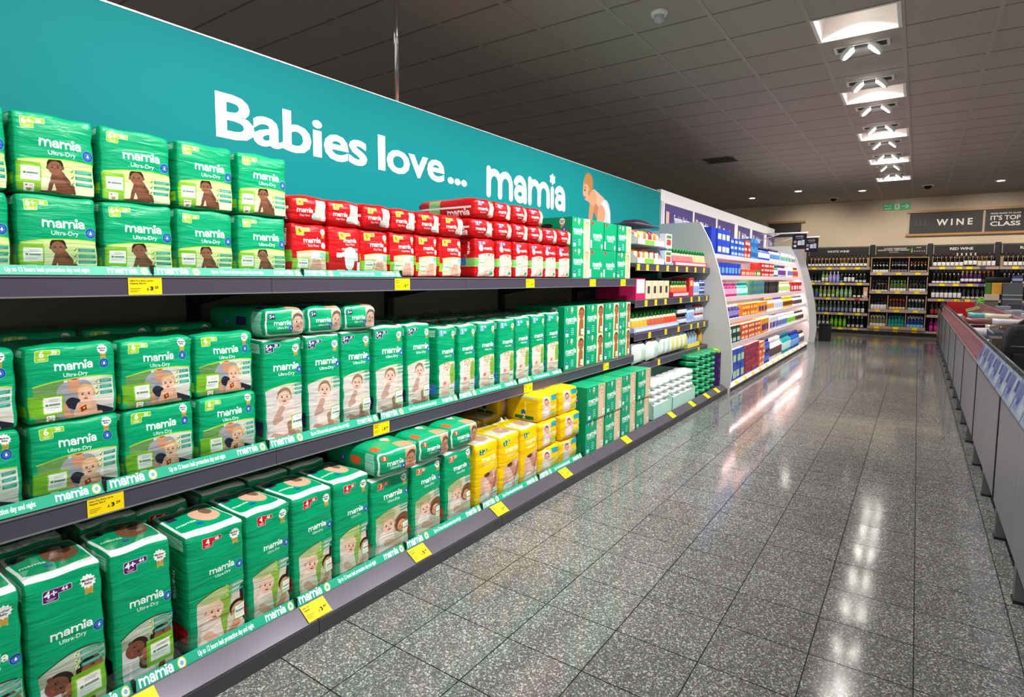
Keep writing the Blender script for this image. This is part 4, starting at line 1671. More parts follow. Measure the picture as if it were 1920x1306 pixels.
for i, (a, b) in enumerate([(2.475, 2.665), (2.672, 2.835), (2.842, 3.0), (3.006, 3.18)]):
    bag('red_lying_five', XF + .006 + jit(.006), (a + b) / 2, 1.63, 'red pack with blue badge lying, %s from left in the topmost layer' % ORD[i], 'red packs with blue badges, topmost layer',
        var=i + 1, rz=jit(.02), sc=(1, (b - a - .002) / .17, 1.05), bulge=.018, r=.03)
# green cartons at the end of the top shelf
for i, (dn, y, wid) in enumerate((('carton_swim', 3.72, .27), ('carton_end', 3.982, .225), ('carton_end', 4.21, .225), ('carton_swim', 4.46, .27))):
    for r in range(2):
        carton(dn, XF + (-.005 if i in (1, 2) else 0) + jit(.004), y, 1.301 + r * .2155 - 0, 'green nappy carton, %s from left, %s of its stack, end of top shelf' % (ORD[i], 'top' if r else 'bottom'),
               'green cartons on the top shelf', rz=jit(.015))

# middle shelf: size 6 packs
cols = [(.275, .497), (.513, .738), (.745, .963), (.973, 1.186)]
for r in range(2):
    for i, (a, b) in enumerate(cols):
        bag('six', XF + jit(.006), (a + b) / 2, .657 + r * .222, 'green size 6 nappy pack with mother and baby, %s from left, %s row' % (ORD[i], 'upper' if r else 'lower'),
            'green size 6 packs on the middle shelf', var=i + r, rz=jit(.015), sc=(1, (b - a - .003) / .222, 1.07))
for i, (a, b) in enumerate(cols[1:]):
    for r in range(2):
        bag('six', XF - .285, (a + b) / 2, .657 + r * .235, 'green size 6 nappy pack hidden in shade, %s of the back row, %s' % (ORD[i], 'upper' if r else 'lower'), 'size 6 packs in the back row', var=i, sc=(.95, .97, 1.1))
# 5+ packs
cols = [(1.206, 1.376), (1.392, 1.560), (1.578, 1.744), (1.762, 1.948), (1.966, 2.132)]
for i, (a, b) in enumerate(cols):
    bag('five_plus', XF + (.02 if i < 2 else 0), (a + b) / 2, .652, 'tall green size 5 plus nappy pack, %s from the left on the middle shelf' % ORD[i], 'tall size 5 plus packs', film=True, var=i, rz=jit(.015),
        sc=(1, (b - a - .002) / .162, 1.03 if i < 3 else 1.05), crease=.006)
    bag('five_plus', XF - .275, (a + b) / 2, .652, 'tall green size 5 plus nappy pack behind the %s one of the front row' % ORD[i], 'tall size 5 plus packs in the back row', film=True, var=i + 1, sc=(1, .98, 1.05), crease=.006)
for i, (a, b) in enumerate([(1.208, 1.386), (1.398, 1.572), (1.588, 1.758)]):
    bag('lying_five_plus', XF + .035 - i * .008, (a + b) / 2, 1.069, 'green and white nappy pack lying on a tall 5 plus pack, %s from the left' % ORD[i], 'packs lying on the 5 plus packs', var=i, rz=jit(.05),
        sc=(1, (b - a) / .175, 1.02), r=.03, bulge=.014)
# size 5 packs
cols = [(2.186, 2.328), (2.352, 2.498), (2.52, 2.683), (2.70, 2.863), (2.888, 3.046), (3.066, 3.228), (3.254, 3.412)]
for i, (a, b) in enumerate(cols):
    bag('five', XF + (.012 if i in (3,) else 0), (a + b) / 2, .652, 'tall green size 5 nappy pack with light blue badge, %s from the left' % ORD[i], 'tall size 5 packs', film=True, var=i, rz=jit(.02),
        sc=(1, (b - a - .002) / .148, 1.0 + .012 * max(0, i - 1)), crease=.006)
    bag('five', XF - .275, (a + b) / 2, .652, 'tall green size 5 nappy pack behind the %s light blue badged one' % ORD[i], 'tall size 5 packs in the back row', film=True, var=i + 1, sc=(1, 1.0, 1.03), crease=.006)
# cartons with the brown picture
for i, (a, b) in enumerate([(3.475, 3.775), (3.80, 4.085), (4.10, 4.37), (4.375, 4.60)]):
    for r in range(2):
        carton('carton_brown', XF + .005, (a + b) / 2 - .0, .651 + r * .2255, 'green nappy carton with brown picture, %s from left, %s of its stack' % (ORD[i], 'top' if r else 'bottom'),
               'green cartons on the middle shelf', rz=jit(.012)).scale = (1, (b - a - .006) / .28, 1)

# bottom deck
XB = -1.83
cols = [(.262, .432), (.440, .614), (.632, .796)]
for i, (a, b) in enumerate(cols):
    bag('four_plus', XB, (a + b) / 2, .087, 'tall green size 4 plus nappy pack with purple badge, %s from the left' % ORD[i], 'tall size 4 plus packs', film=True, var=i, rz=jit(.02), sc=(1, (b - a) / .165, 1.04), crease=.006, ry=-.01)
    bag('four_plus', XB - .275, (a + b) / 2 + (.02 if i == 2 else 0), .087, 'tall green size 4 plus nappy pack behind the %s purple-badged one' % ORD[i], 'tall size 4 plus packs in the back row', film=True, var=i + 1, sc=(1, 1.0, 1.05), crease=.006)
cols = [(.834, 1.022), (1.032, 1.203), (1.212, 1.392), (1.398, 1.574)]
for i, (a, b) in enumerate(cols):
    bag('four', XB + (.0 if i else .01), (a + b) / 2, .087, 'tall green size 4 nappy pack with red badge, %s from the left' % ORD[i], 'tall size 4 packs', film=False, var=i, rz=jit(.02), sc=(1, (b - a - .002) / .18, 1.01 + .004 * i), crease=.006)
    bag('four', XB - .285, (a + b) / 2 - (.03 if i == 0 else 0), .087, 'tall green size 4 nappy pack behind the %s red-badged one' % ORD[i], 'tall size 4 packs in the back row', film=True, var=i + 1, sc=(1, .97, 1.04), crease=.006)
cols = [(1.585, 1.806), (1.822, 2.02), (2.045, 2.252)]
for i, (a, b) in enumerate(cols):
    bag('three', XB, (a + b) / 2, .087, 'tall green size 3 nappy pack with orange badge, %s from the left' % ORD[i], 'tall size 3 packs', film=False, var=i, rz=jit(.015), sc=(1, (b - a - .004) / .195, .99), crease=.006)
    bag('three', XB - .285, (a + b) / 2, .087, 'tall green size 3 nappy pack behind the %s orange-badged one' % ORD[i], 'tall size 3 packs in the back row', film=True, var=i, sc=(1, 1.0, 1.0), crease=.006)
for i, (a, b) in enumerate([(1.60, 1.83), (1.852, 2.07), (2.082, 2.305)]):
    bag('lying_three', XB + .03 - i * .012, (a + b) / 2, .452, 'green and white nappy pack lying on a size 3 pack, %s from the left' % ORD[i], 'packs lying on the size 3 packs', var=i, rz=(-.05, .02, .02)[i],
        sc=(1, (b - a) / .22, 1.0), r=.032, bulge=.016)
cols = [(2.285, 2.478), (2.49, 2.69), (2.698, 2.886)]
for i, (a, b) in enumerate(cols):
    bag('yellow_two', XB, (a + b) / 2, .087, 'tall yellow newborn nappy pack, %s from the left' % ORD[i], 'tall yellow packs', film=True, var=i, rz=jit(.02), sc=(1, (b - a - .002) / .185, 1.0), crease=.006, bulge=.016)
    bag('yellow_two', XB - .285, (a + b) / 2 + .02, .087, 'tall yellow newborn nappy pack behind the %s front one' % ORD[i], 'tall yellow packs in the back row', film=True, var=i + 1, sc=(1, 1.0, 1.03), crease=.006, bulge=.016)
for i, (a, b) in enumerate([(2.90, 3.135), (3.145, 3.39)]):
    for r in range(3):
        bag('yellow_small', XB + jit(.015), (a + b) / 2 + jit(.008), .087 + r * .166, 'small yellow newborn pack, %s of the %s stack' % (('bottom', 'middle', 'top')[r], ('left', 'right')[i]), 'small yellow packs in two stacks',
            var=i + r, rz=jit(.07), sc=(1, (b - a - .004) / .24, .99), r=.02)
        bag('yellow_small', XB - .285, (a + b) / 2 - .03, .087 + r * .166, 'small yellow newborn pack behind the %s stack, %s of three' % (('left', 'right')[i], ('bottom', 'middle', 'top')[r]), 'small yellow packs in the back row',
            var=i + r + 1, rz=jit(.05), r=.02)
for i, (a, b) in enumerate([(3.452, 3.735), (3.745, 4.02), (4.03, 4.31), (4.318, 4.60)]):
    for r in range(2):
        carton('carton_pale', -1.797 - (.008 if r == 0 else 0) - .01 * (i == 2 and r == 1), (a + b) / 2, .086 + r * .2355, 'large green nappy carton with pale picture, %s from left, %s of its stack' % (ORD[i], 'top' if r else 'bottom'),
               'large green cartons on the bottom deck', rz=jit(.01)).scale = (1, (b - a - .006) / .272, 1)

# ---------------------------------------------------------------- small goods
PM = {}


def goods_mesh(kind, p):
    """front faces +x; base at z=0; p: sizes and colours"""
    key = (kind, tuple(sorted(p.items())))
    if key in PM: return PM[key]
    m = MB()

    def C(c, r=.4): return mat('print_%d_%d_%d' % tuple(c), c, r)
    if kind == 'box':
        w, h, d = p['w'], p['h'], p['d']
        m.box(-d / 2, -w / 2, 0, d / 2, w / 2, h)
        x = d / 2 + .0006
        lab = p.get('lab')
        mats = [C(p['col'])]
        if lab:
            a, b, e, f = p.get('lr', (.15, .85, .2, .6))
            m.face([(x, -w / 2 + a * w, e * h), (x, -w / 2 + b * w, e * h), (x, -w / 2 + b * w, f * h), (x, -w / 2 + a * w, f * h)], 1)
            mats.append(C(lab))
        if p.get('lab2'):
            m.face([(x, -w * .38, h * .68), (x, w * .38, h * .68), (x, w * .38, h * .9), (x, -w * .38, h * .9)], 2)
            mats.append(C(p['lab2']))
            if not lab: mats.insert(1, mats[0])
    elif kind == 'bottle':
        r, h = p['r'], p['h']
        mats = [C(p['col'], .25), C(p['cap'], .35), C(p.get('lab', p['col']), .5)]
        m.lathe([(r * .92, 0), (r, h * .04), (r, h * .16), (r * 1.01, h * .17), (r * 1.01, h * .55), (r, h * .56), (r * .95, h * .66), (r * .42, h * .76), (r * .40, h * .80), (r * .46, h * .805), (r * .44, h)], 10,
                [0, 0, 0, 2, 2, 0, 0, 0, 1, 1])
    elif kind == 'jar':
        r, h = p['r'], p['h']
        mats = [C(p['col'], .2), C(p['cap'], .35), C(p.get('lab', p['col']), .5)]
        m.lathe([(r * .9, 0), (r, h * .08), (r, h * .2), (r * 1.01, h * .21), (r * 1.01, h * .62), (r, h * .63), (r * .8, h * .76), (r * .82, h * .77), (r * .82, h)], 10, [0, 0, 0, 2, 0, 0, 1, 1])
    elif kind == 'pouch':
        w, h, d = p['w'], p['h'], p['d']
        mats = [C(p['col'], .3), C(p['cap'], .4), C(p['lab'], .4)]
        n = 6
        rows = [(0, 1, 1), (h * .25, 1, .9), (h * .6, .96, .55), (h * .74, .8, .2), (h * .76, .3, .2)]
        i0 = len(m.v)
        for z, a, b in rows:
            for s in range(8):
                t = 2 * PI * s / 8 + PI / 8
                m.v.append((d / 2 * b * (1 if math.cos(t) > 0 else -1) * min(1, abs(math.cos(t)) * 1.4), w / 2 * a * max(-1, min(1, math.sin(t) * 1.25)), z))
        for j in range(len(rows) - 1):
            for s in range(8):
                m.f.append((i0 + j * 8 + s, i0 + j * 8 + (s + 1) % 8, i0 + (j + 1) * 8 + (s + 1) % 8, i0 + (j + 1) * 8 + s)); m.m.append(2 if j == 1 else 0); m.uv.append(None); m.sm.append(True)
        m.f.append(tuple(i0 + s for s in range(8))[::-1]); m.m.append(0); m.uv.append(None); m.sm.append(False)
        m.lathe([(w * .19, h * .76), (w * .2, h * .95), (w * .15, h)], 8, [1, 1])
    elif kind == 'pillow':
        w, h, d = p['w'], p['h'], p['d']
        mats = [C(p['col'], .25), C(p.get('lab', p['col']), .3)]
        nu, nv = 8, 6
        for s in (1, -1):
            i0 = len(m.v)
            for i in range(nu + 1):
                for j in range(nv + 1):
                    u, v = 2 * i / nu - 1, 2 * j / nv - 1
                    b = (max(0, (1 - u ** 4)) * max(0, (1 - v ** 4))) ** .5
                    wr = .04 * math.sin(u * 9 + v * 4) * b
                    m.v.append((s * d / 2 * (b + wr), u * w / 2, h / 2 + v * h / 2 * (1 - .06 * (1 - u * u))))
            for i in range(nu):
                for j in range(nv):
                    q = (i0 + i * (nv + 1) + j, i0 + (i + 1) * (nv + 1) + j, i0 + (i + 1) * (nv + 1) + j + 1, i0 + i * (nv + 1) + j + 1)
                    m.f.append(q if s > 0 else q[::-1]); m.m.append(1 if (s > 0 and 2 <= i < 6 and 1 <= j < 5) else 0); m.uv.append(None); m.sm.append(True)
    PM[key] = m.mesh(p.get('nm', kind), mats)
    return PM[key]


def goods(name, kind, x, y, z, label, cat, group, rz=0.0, rot=None, **p):
    o = link(name, goods_mesh(kind, p), None, (x, y, z), rot or (0, 0, rz))
    return tag(o, label, cat, group)


def tray(name, x0, x1, y0, y1, z, h, col, label, cat='tray', group=None, back=None, strip=None):
    """open shelf-ready cardboard tray"""
    t = empty(name, (x1, (y0 + y1) / 2, z), 0, label, cat, group)
    w, d = y1 - y0, x1 - x0
    m = mat('card_%d_%d_%d' % tuple(col), col, .6)
    b = MB()
    b.box(-d, -w / 2, 0, 0, w / 2, .003)
    b.box(-.003, -w / 2, 0, 0, w / 2, h)
    hb = back or h
    b.box(-d, -w / 2, 0, -d + .003, w / 2, hb)
    for s in (-1, 1):
        y = s * (w / 2 - .0015)
        b.prism([(-d, 0), (0, 0), (0, h), (-d * .4, hb), (-d, hb)], 'y', y - .0015, y + .0015)
    b.build('tray_body', m, t)
    if strip:
        MB().box(0, -w * .46, h * .2, .0008, w * .46, h * .75).build('tray_print', mat('card_%d_%d_%d' % tuple(strip), strip, .6), t)
    return t


XS = -1.985      # front line of goods in the food bays
# --- top food shelf: crisp display, fruit pouches
z = 1.432
for r in range(2):
    t = tray('snack_display', -2.36, XS + .0, 4.70, 5.34, z + r * .165, .05, (235, 238, 240), 'white and green snack display tray, %s tier, beside the green cartons' % ('upper' if r else 'lower'), 'display tray', 'snack display trays', back=.155)
    MB().box(0, -.16, .006, .001, .06, .046).build('green_band', mat('card_green', (120, 190, 60), .6), t)
    for i in range(5):
        col = [(225, 130, 50), (190, 80, 40), (235, 170, 60), (205, 120, 70), (170, 60, 60)][(i + r) % 5]
        goods('snack_bag', 'pillow', XS - .07, 4.765 + i * .125, z + r * .165 + .004, 'orange snack bag, %s from the left in the %s display tray' % (ORD[i], 'upper' if r else 'lower'), 'snack bag', 'snack bags in display trays',
              rz=jit(.2), w=.115, h=.125, d=.05, col=col, lab=(245, 225, 200), nm='snack_bag')
o = tray('display_box', -2.40, XS, 5.36, 5.60, z, .02, (160, 180, 210), 'pale blue display box standing beside the snack trays', 'box', back=.345)
for i in range(2):
    goods('fruit_box', 'box', XS - .04, 5.48, z + .004 + i * .16, 'white box with fruit picture, %s in the pale blue display box' % ('upper' if i else 'lower'), 'box', 'boxes in the pale blue display', w=.17, h=.135, d=.06, col=(235, 240, 245), lab=(200, 70, 50), lab2=(90, 140, 60))
goods('crisp_bag', 'pillow', -2.10, 5.15, z + .383, 'dark maroon snack bag lying on top of the display', 'snack bag', None, rot=(0, -PI / 2, 0), w=.36, h=.2, d=.06, col=(70, 30, 50), lab=(150, 60, 90), nm='crisp_bag')
MB_ = MB().box(-.40, -.32, 0, 0, .32, .003)
o = MB_.build('snack_display_cover', mat('card_grey_blue', (120, 135, 160), .6), None, (XS - .02, 5.02, z + .348))
tag(o, 'grey-blue cardboard lid over the snack display trays', 'lid')
t = tray('pouch_tray', -2.2, XS, 5.62, 6.70, z, .045, (225, 60, 90), 'pink tray of fruit pouches on the top food shelf', strip=(250, 210, 215))
for r in range(2):
    for i in range(12):
        goods('fruit_pouch', 'pouch', XS - .03 - r * .07, 5.67 + i * .088, z + .004, 'fruit pouch with green cap, %s from the left, %s row, top food shelf' % (ORD[i], 'front' if r == 0 else 'back'), 'pouch', 'fruit pouches on the top food shelf',
              w=.078, h=.165, d=.045, col=(232, 196, 180), cap=(30, 160, 70), lab=[(225, 120, 120), (240, 205, 140)][i > 6], nm='fruit_pouch')
# --- second food shelf
z = 1.117
goods('snack_carton', 'box', XS - .19, 4.785, z, 'pink and white carton at the left end of the second food shelf', 'carton', None, w=.21, h=.185, d=.38, col=(215, 30, 100), lab=(245, 240, 245), lr=(.08, .92, .3, .95))
for i in range(4):
    goods('milk_carton', 'box', XS - .1, 4.985 + i * .15, z, 'beige baby milk carton, %s from the left on the second food shelf' % ORD[i], 'carton', 'beige milk cartons', w=.14, h=.165, d=.19, col=(232, 214, 180), lab=(60, 50, 60), lr=(.3, .7, .3, .7))
tray('pouch_tray', -2.2, XS, 5.60, 6.10, z, .05, (215, 30, 80), 'magenta tray of pouches on the second food shelf', strip=(245, 200, 215))
for r in range(2):
    for i in range(6):
        goods('fruit_pouch', 'pouch', XS - .03 - r * .07, 5.645 + i * .08, z + .004, 'orange pouch with green cap, %s from left, %s row, magenta tray' % (ORD[i], ('front', 'back')[r]), 'pouch', 'pouches in the magenta tray',
              w=.074, h=.155, d=.045, col=(225, 190, 120), cap=(40, 150, 70), lab=(225, 110, 60), nm='fruit_pouch')
goods('juice_carton', 'box', XS - .1, 6.185, z, 'bright red carton beside the magenta tray', 'carton', None, w=.15, h=.195, d=.19, col=(205, 25, 50), lab=(240, 200, 120), lr=(.2, .8, .55, .85))
for i in range(3):
    goods('milk_bottle', 'bottle', XS - .05, 6.315 + i * .085, z, 'white baby milk bottle with blue cap, %s from left, second food shelf' % ORD[i], 'bottle', 'white milk bottles', r=.037, h=.19, col=(225, 235, 250), cap=(100, 130, 210), lab=(150, 180, 235))
for r in range(2):
    for i in range(2):
        goods('formula_tin', 'jar', XS - .05, 6.57 + i * .1, z + r * .085, 'blue and white tin, %s of the %s stack, second food shelf' % (('bottom', 'top')[r], ('left', 'right')[i]), 'tin', 'blue and white tins', r=.042, h=.085, col=(220, 230, 245), cap=(90, 120, 200), lab=(60, 80, 150))
# --- third food shelf
z = .827
tray('jar_tray', -2.3, XS + .005, 4.64, 5.80, z, .045, (170, 190, 235), 'pale blue tray of orange pouches on the third food shelf', strip=(215, 225, 245))
for r in range(3):
    for i in range(13):
        col = (240, 175, 60) if i < 4 else ((200, 90, 60) if i < 9 else (220, 70, 40))
        goods('food_jar', 'pouch', XS - .03 - r * .085, 4.69 + i * .087, z + .004, 'orange food pouch with green cap, %s from left, %s row, third food shelf' % (ORD[i], ('front', 'middle', 'back')[r]), 'pouch', 'food pouches on the third food shelf',
              w=.08, h=.165, d=.06, col=(235, 205, 170), cap=(25, 150, 60), lab=col, nm='food_jar')
for r in range(2):
    for i in range(5):
        for q in range(2):
            goods('milk_bottle', 'bottle', XS - .03 - q * .06, 5.835 + i * .055, z + r * .1, 'small bottle with black cap, %s from left, %s row, %s layer' % (ORD[i], ('front', 'back')[q], ('bottom', 'top')[r]), 'bottle', 'small black-capped bottles',
                  r=.024, h=.1, col=(60, 50, 60), cap=(20, 18, 22), lab=(215, 228, 240))
for i in range(3):
    goods('milk_bottle', 'bottle', XS - .05, 6.155 + i * .085, z, 'white baby milk bottle with blue cap, %s from left, third food shelf' % ORD[i], 'bottle', 'white milk bottles on the third food shelf', r=.037, h=.2, col=(205, 222, 248), cap=(100, 130, 210), lab=(150, 185, 240))
for r in range(2):
    for i in range(3):
        goods('yoghurt_pot', 'jar', XS - .05, 6.44 + i * .1, z + r * .09, 'white and red pot, %s of the %s stack, third food shelf' % (('bottom', 'top')[r], ORD[i]), 'pot', 'white and red pots', r=.042, h=.09, col=(235, 232, 235), cap=(190, 60, 50), lab=(210, 215, 240))
# --- fourth food shelf
z = .552
for i in range(8):
    big = i < 2
    goods('wipes_pack', 'pillow', XS - .04 + (.03 if big else 0), (4.75, 5.06)[i] if big else 5.33 + (i - 2) * .128, z, 'white pack with yellow and mint print, %s from left, fourth food shelf' % ORD[i], 'wipes pack', 'white packs on the fourth food shelf',
          rz=jit(.1), w=.27 if big else .125, h=.19 if big else .205, d=.13, col=(238, 246, 242), lab=((190, 225, 205), (235, 225, 120))[i > 3], nm='wipes_pack')
tray('bottle_tray', -2.2, XS, 6.10, 6.52, z, .05, (235, 220, 90), 'yellow tray of blue-capped bottles on the fourth food shelf')
for i in range(4):
    goods('lotion_bottle', 'bottle', XS - .055, 6.155 + i * .1, z + .004, 'white bottle with blue cap, %s from left in the yellow tray' % ORD[i], 'bottle', 'bottles in the yellow tray', r=.038, h=.2, col=(225, 235, 250), cap=(50, 90, 190), lab=(170, 200, 245))
goods('oil_bottle', 'bottle', XS - .05, 6.62, z, 'amber bottle at the right end of the fourth food shelf', 'bottle', None, r=.045, h=.21, col=(190, 130, 30), cap=(220, 170, 60), lab=(225, 180, 80))
# --- base: wipes
for q, (a, b, n) in enumerate(((4.68, 5.14, 3), (5.16, 5.82, 4))):
    tray('wipes_tray', -2.25, -1.80, a, b, .087, .12, (180, 225, 212), 'mint cardboard tray of white wipes, %s one on the base shelf' % ('left' if q == 0 else 'right'), 'tray', 'mint wipes trays', back=.30)
    for r in range(5):
        for i in range(n):
            w = (b - a - .02) / n
            goods('wipes_pack', 'pillow', -1.80 - .105, a + .01 + w * (i + .5), .091 + r * .062 + .0, 'white wipes pack, %s layer from the bottom, %s from left, %s mint tray' % (ORD[r], ORD[i], ('left', 'right')[q]), 'wipes pack', 'white wipes in the mint trays',
                  rot=(0, 0, jit(.05)), w=w * .97, h=.06, d=.19, col=(242, 246, 246), lab=(215, 238, 230), nm='wipes_pack')
for r in range(7):
    for i in range(4):
        goods('wipes_pack', 'pillow', -1.80 - .11 + jit(.01), 5.94 + i * .185, .087 + r * .062, 'green wipes pack, %s layer from the bottom, %s stack from left' % (ORD[r], ORD[i]), 'wipes pack', 'green wipes stacks', rot=(0, 0, jit(.08)),
              w=.18, h=.06, d=.2, col=(10, 150, 95), lab=(60, 185, 130), nm='wipes_pack')
for i in range(4):
    goods('wipes_pack', 'pillow', -2.16, 5.85 + i * .2, .087 + .33, 'green wipes pack lying at the back of the base shelf, %s from left' % ORD[i], 'wipes pack', 'green wipes at the back', rot=(0, -1.2, jit(.2)), w=.19, h=.2, d=.07, col=(8, 140, 88), lab=(70, 190, 140), nm='wipes_pack')
t = empty('display_carton', (-1.80, 6.68, .087), 0, 'purple cardboard carton of green packs beside the green wipes', 'carton')
pm = mat('card_purple', (84, 34, 130), .55)
MB().box(-.46, -.02, 0, 0, -.017, .38).box(-.46, .045, 0, 0, .048, .38).box(-.46, -.02, 0, -.457, .048, .42).box(-.003, -.02, 0, 0, .048, .06).build('carton_body', pm, t)
for r in range(4):
    goods('tissue_pack', 'pillow', -1.88, 6.694, .15 + r * .09, 'lime green pack, %s from the bottom in the purple carton' % ORD[r], 'pack', 'lime packs in the purple carton', w=.06, h=.1, d=.14, col=(150, 205, 50), lab=(200, 230, 110), nm='tissue_pack')
# tickets on the food rails
for s, (z, ys) in enumerate(((1.43, (4.66, 4.86, 5.1, 5.36, 5.62, 5.92, 6.2, 6.5)), (1.115, (4.85, 5.08, 5.33, 5.76, 6.1, 6.36, 6.64)), (.825, (4.95, 5.36, 5.72, 6.12, 6.35, 6.58)), (.55, (5.2, 6.4)))):
    for i, y in enumerate(ys):
        ticket(-1.957, y, z - .032, .06, .052, 2, 'small yellow ticket, %s from left on the %s food shelf rail' % (ORD[i], ORD[s]), 'yellow tickets on the food shelf rails')

# ---------------------------------------------------------------- white gondola of toiletries
GW = mat('gondola_white', (232, 228, 228), .45)
GPAN = mat('end_panel_white', (226, 226, 228), .4)
curve = [(-1.705, 0), (-1.675, .24), (-1.69, .52), (-1.725, .80), (-1.785, 1.1), (-1.865, 1.42), (-1.96, 1.71), (-2.09, 1.955)]


def curve_x(z):
    for (x0, z0), (x1, z1) in zip(curve, curve[1:]):
        if z <= z1: return x0 + (x1 - x0) * (z - z0) / (z1 - z0)
    return curve[-1][0]


def end_panel(y, label):
    t = empty('end_panel', (0, y, 0), 0, label, 'end panel', 'curved end panels of the gondola')
    pts = [(-2.56, 0)] + curve + [(-2.56, 1.955)]
    MB().prism(pts, 'y', -.016, .016).build('panel', GPAN, t)
    m = MB()
    for a, b in zip(curve, curve[1:]):
        m.face([(a[0] + .0015, -.018, a[1]), (a[0] + .0015, .018, a[1]), (b[0] + .0015, .018, b[1]), (b[0] + .0015, -.018, b[1])], smooth=True)
    m.build('edge_band', mat('edge_white', (250, 250, 250), .3), t)


end_panel(6.752, 'tall curved white end panel between baby food and toiletries')
end_panel(12.45, 'curved white end panel at the far end of the toiletries gondola')
end_panel(13.40, 'farthest curved white end panel, before the white wine bay')
t = empty('gondola_header', (-2.585, 6.73, 1.30), 0, 'long white header board with purple category panels above the toiletries', 'header board')
MB().box(-.03, 0, 0, .022, 6.68, 1.066).build('header_board', GW, t)
MB().box(.022, 0, .55, .028, .09, .93).build('post', mat('grey_post', (196, 198, 200), .4), t)
PURP = mat('purple_panel', (72, 62, 122), .4)
for i, (a, b, w) in enumerate(((6.87, 7.91, 'Feminine Hygiene'), (8.01, 9.01, 'Medicine'), (9.13, 10.10, 'Dental'), (10.35, 11.19, 'Bath & Shower'), (11.40, 12.35, 'Hair'), (12.65, 13.38, 'Skin'))):
    p = MB().box(.022, a - 6.73, .46, .03, b - 6.73, .905).build('category_panel', PURP, t)
    plane_text(w, .02, a + (b - a) * .3, a + (b - a) * (.88 if len(w) > 8 else .7), 1.30 + .70, .1, p, 'panel_lettering', VINYL, x=.0305, off=(0, 6.73, 1.30))
    MB().box(.022, a - 6.73, .905, .034, b - 6.73, .915).build('panel_rail', EDGE, p)
    mb = MB(); mb.box(.0302, a - 6.73 + .03, .50, .0308, a - 6.73 + .13, .82)
    mb.build('panel_picture', mat('panel_skin', (222, 180, 150), .5), p)

GZ = [1.60, 1.345, 1.09, .835, .55]
LEDM = mat('shelf_led', (255, 236, 228), .5, emit=9, ecol=(255, 214, 205))
for n, zt in enumerate(GZ):
    for q, (a, b) in enumerate(((6.775, 9.6), (9.605, 12.43))):
        xl = curve_x(zt) - .045
        t = empty('gondola_shelf', (0, a, zt), 0, 'white lit shelf, %s from the top in the %s half of the gondola' % (ORD[n], ('near', 'far')[q]), 'shelf', 'lit shelves of the white gondola')
        MB().box(-2.555, 0, -.025, xl, b - a, 0).build('shelf_board', GW, t)
        MB().box(xl, 0, -.052, xl + .006, b - a, 0).build('price_rail', mat('pink_white_rail', (232, 216, 218), .35), t)
        MB().box(xl - .05, .02, -.034, xl - .02, b - a - .02, -.026).build('light_strip', LEDM, t)
t = empty('toiletries_shelving', (-2.56, 6.775, 0), 0, 'white back panel behind the toiletries on the lit shelves', 'shelving')
MB().box(-.02, 0, .1, -.001, 5.66, 1.295).build('back_panel', GW, t)
MB().box(0, 0, 1.30, .005, 5.66, 1.75).build('upper_back_panel', GW, t)
t = empty('toiletries_plinth', (-2.56, 6.775, 0), 0, 'white base of the toiletries gondola with dark kick plate', 'base shelf')
MB().box(0, 0, .06, .84, 5.65, .09).build('base_deck', GW, t)
MB().prism([(.83, .06), (.865, .052), (.865, .06), (.835, .10), (.83, .10)], 'y', 0, 5.65).build('base_rail', GW, t)
MB().box(.80, 0, 0, .855, 5.65, .055).build('kick_plate', KICK, t)
for i in range(13):
    ticket(-1.706, 7.1 + i * .42, .077, .1, .045, 2, 'small yellow ticket on the white gondola base rail, %s from left' % ORD[i], 'yellow tickets on the gondola base', -math.radians(45))

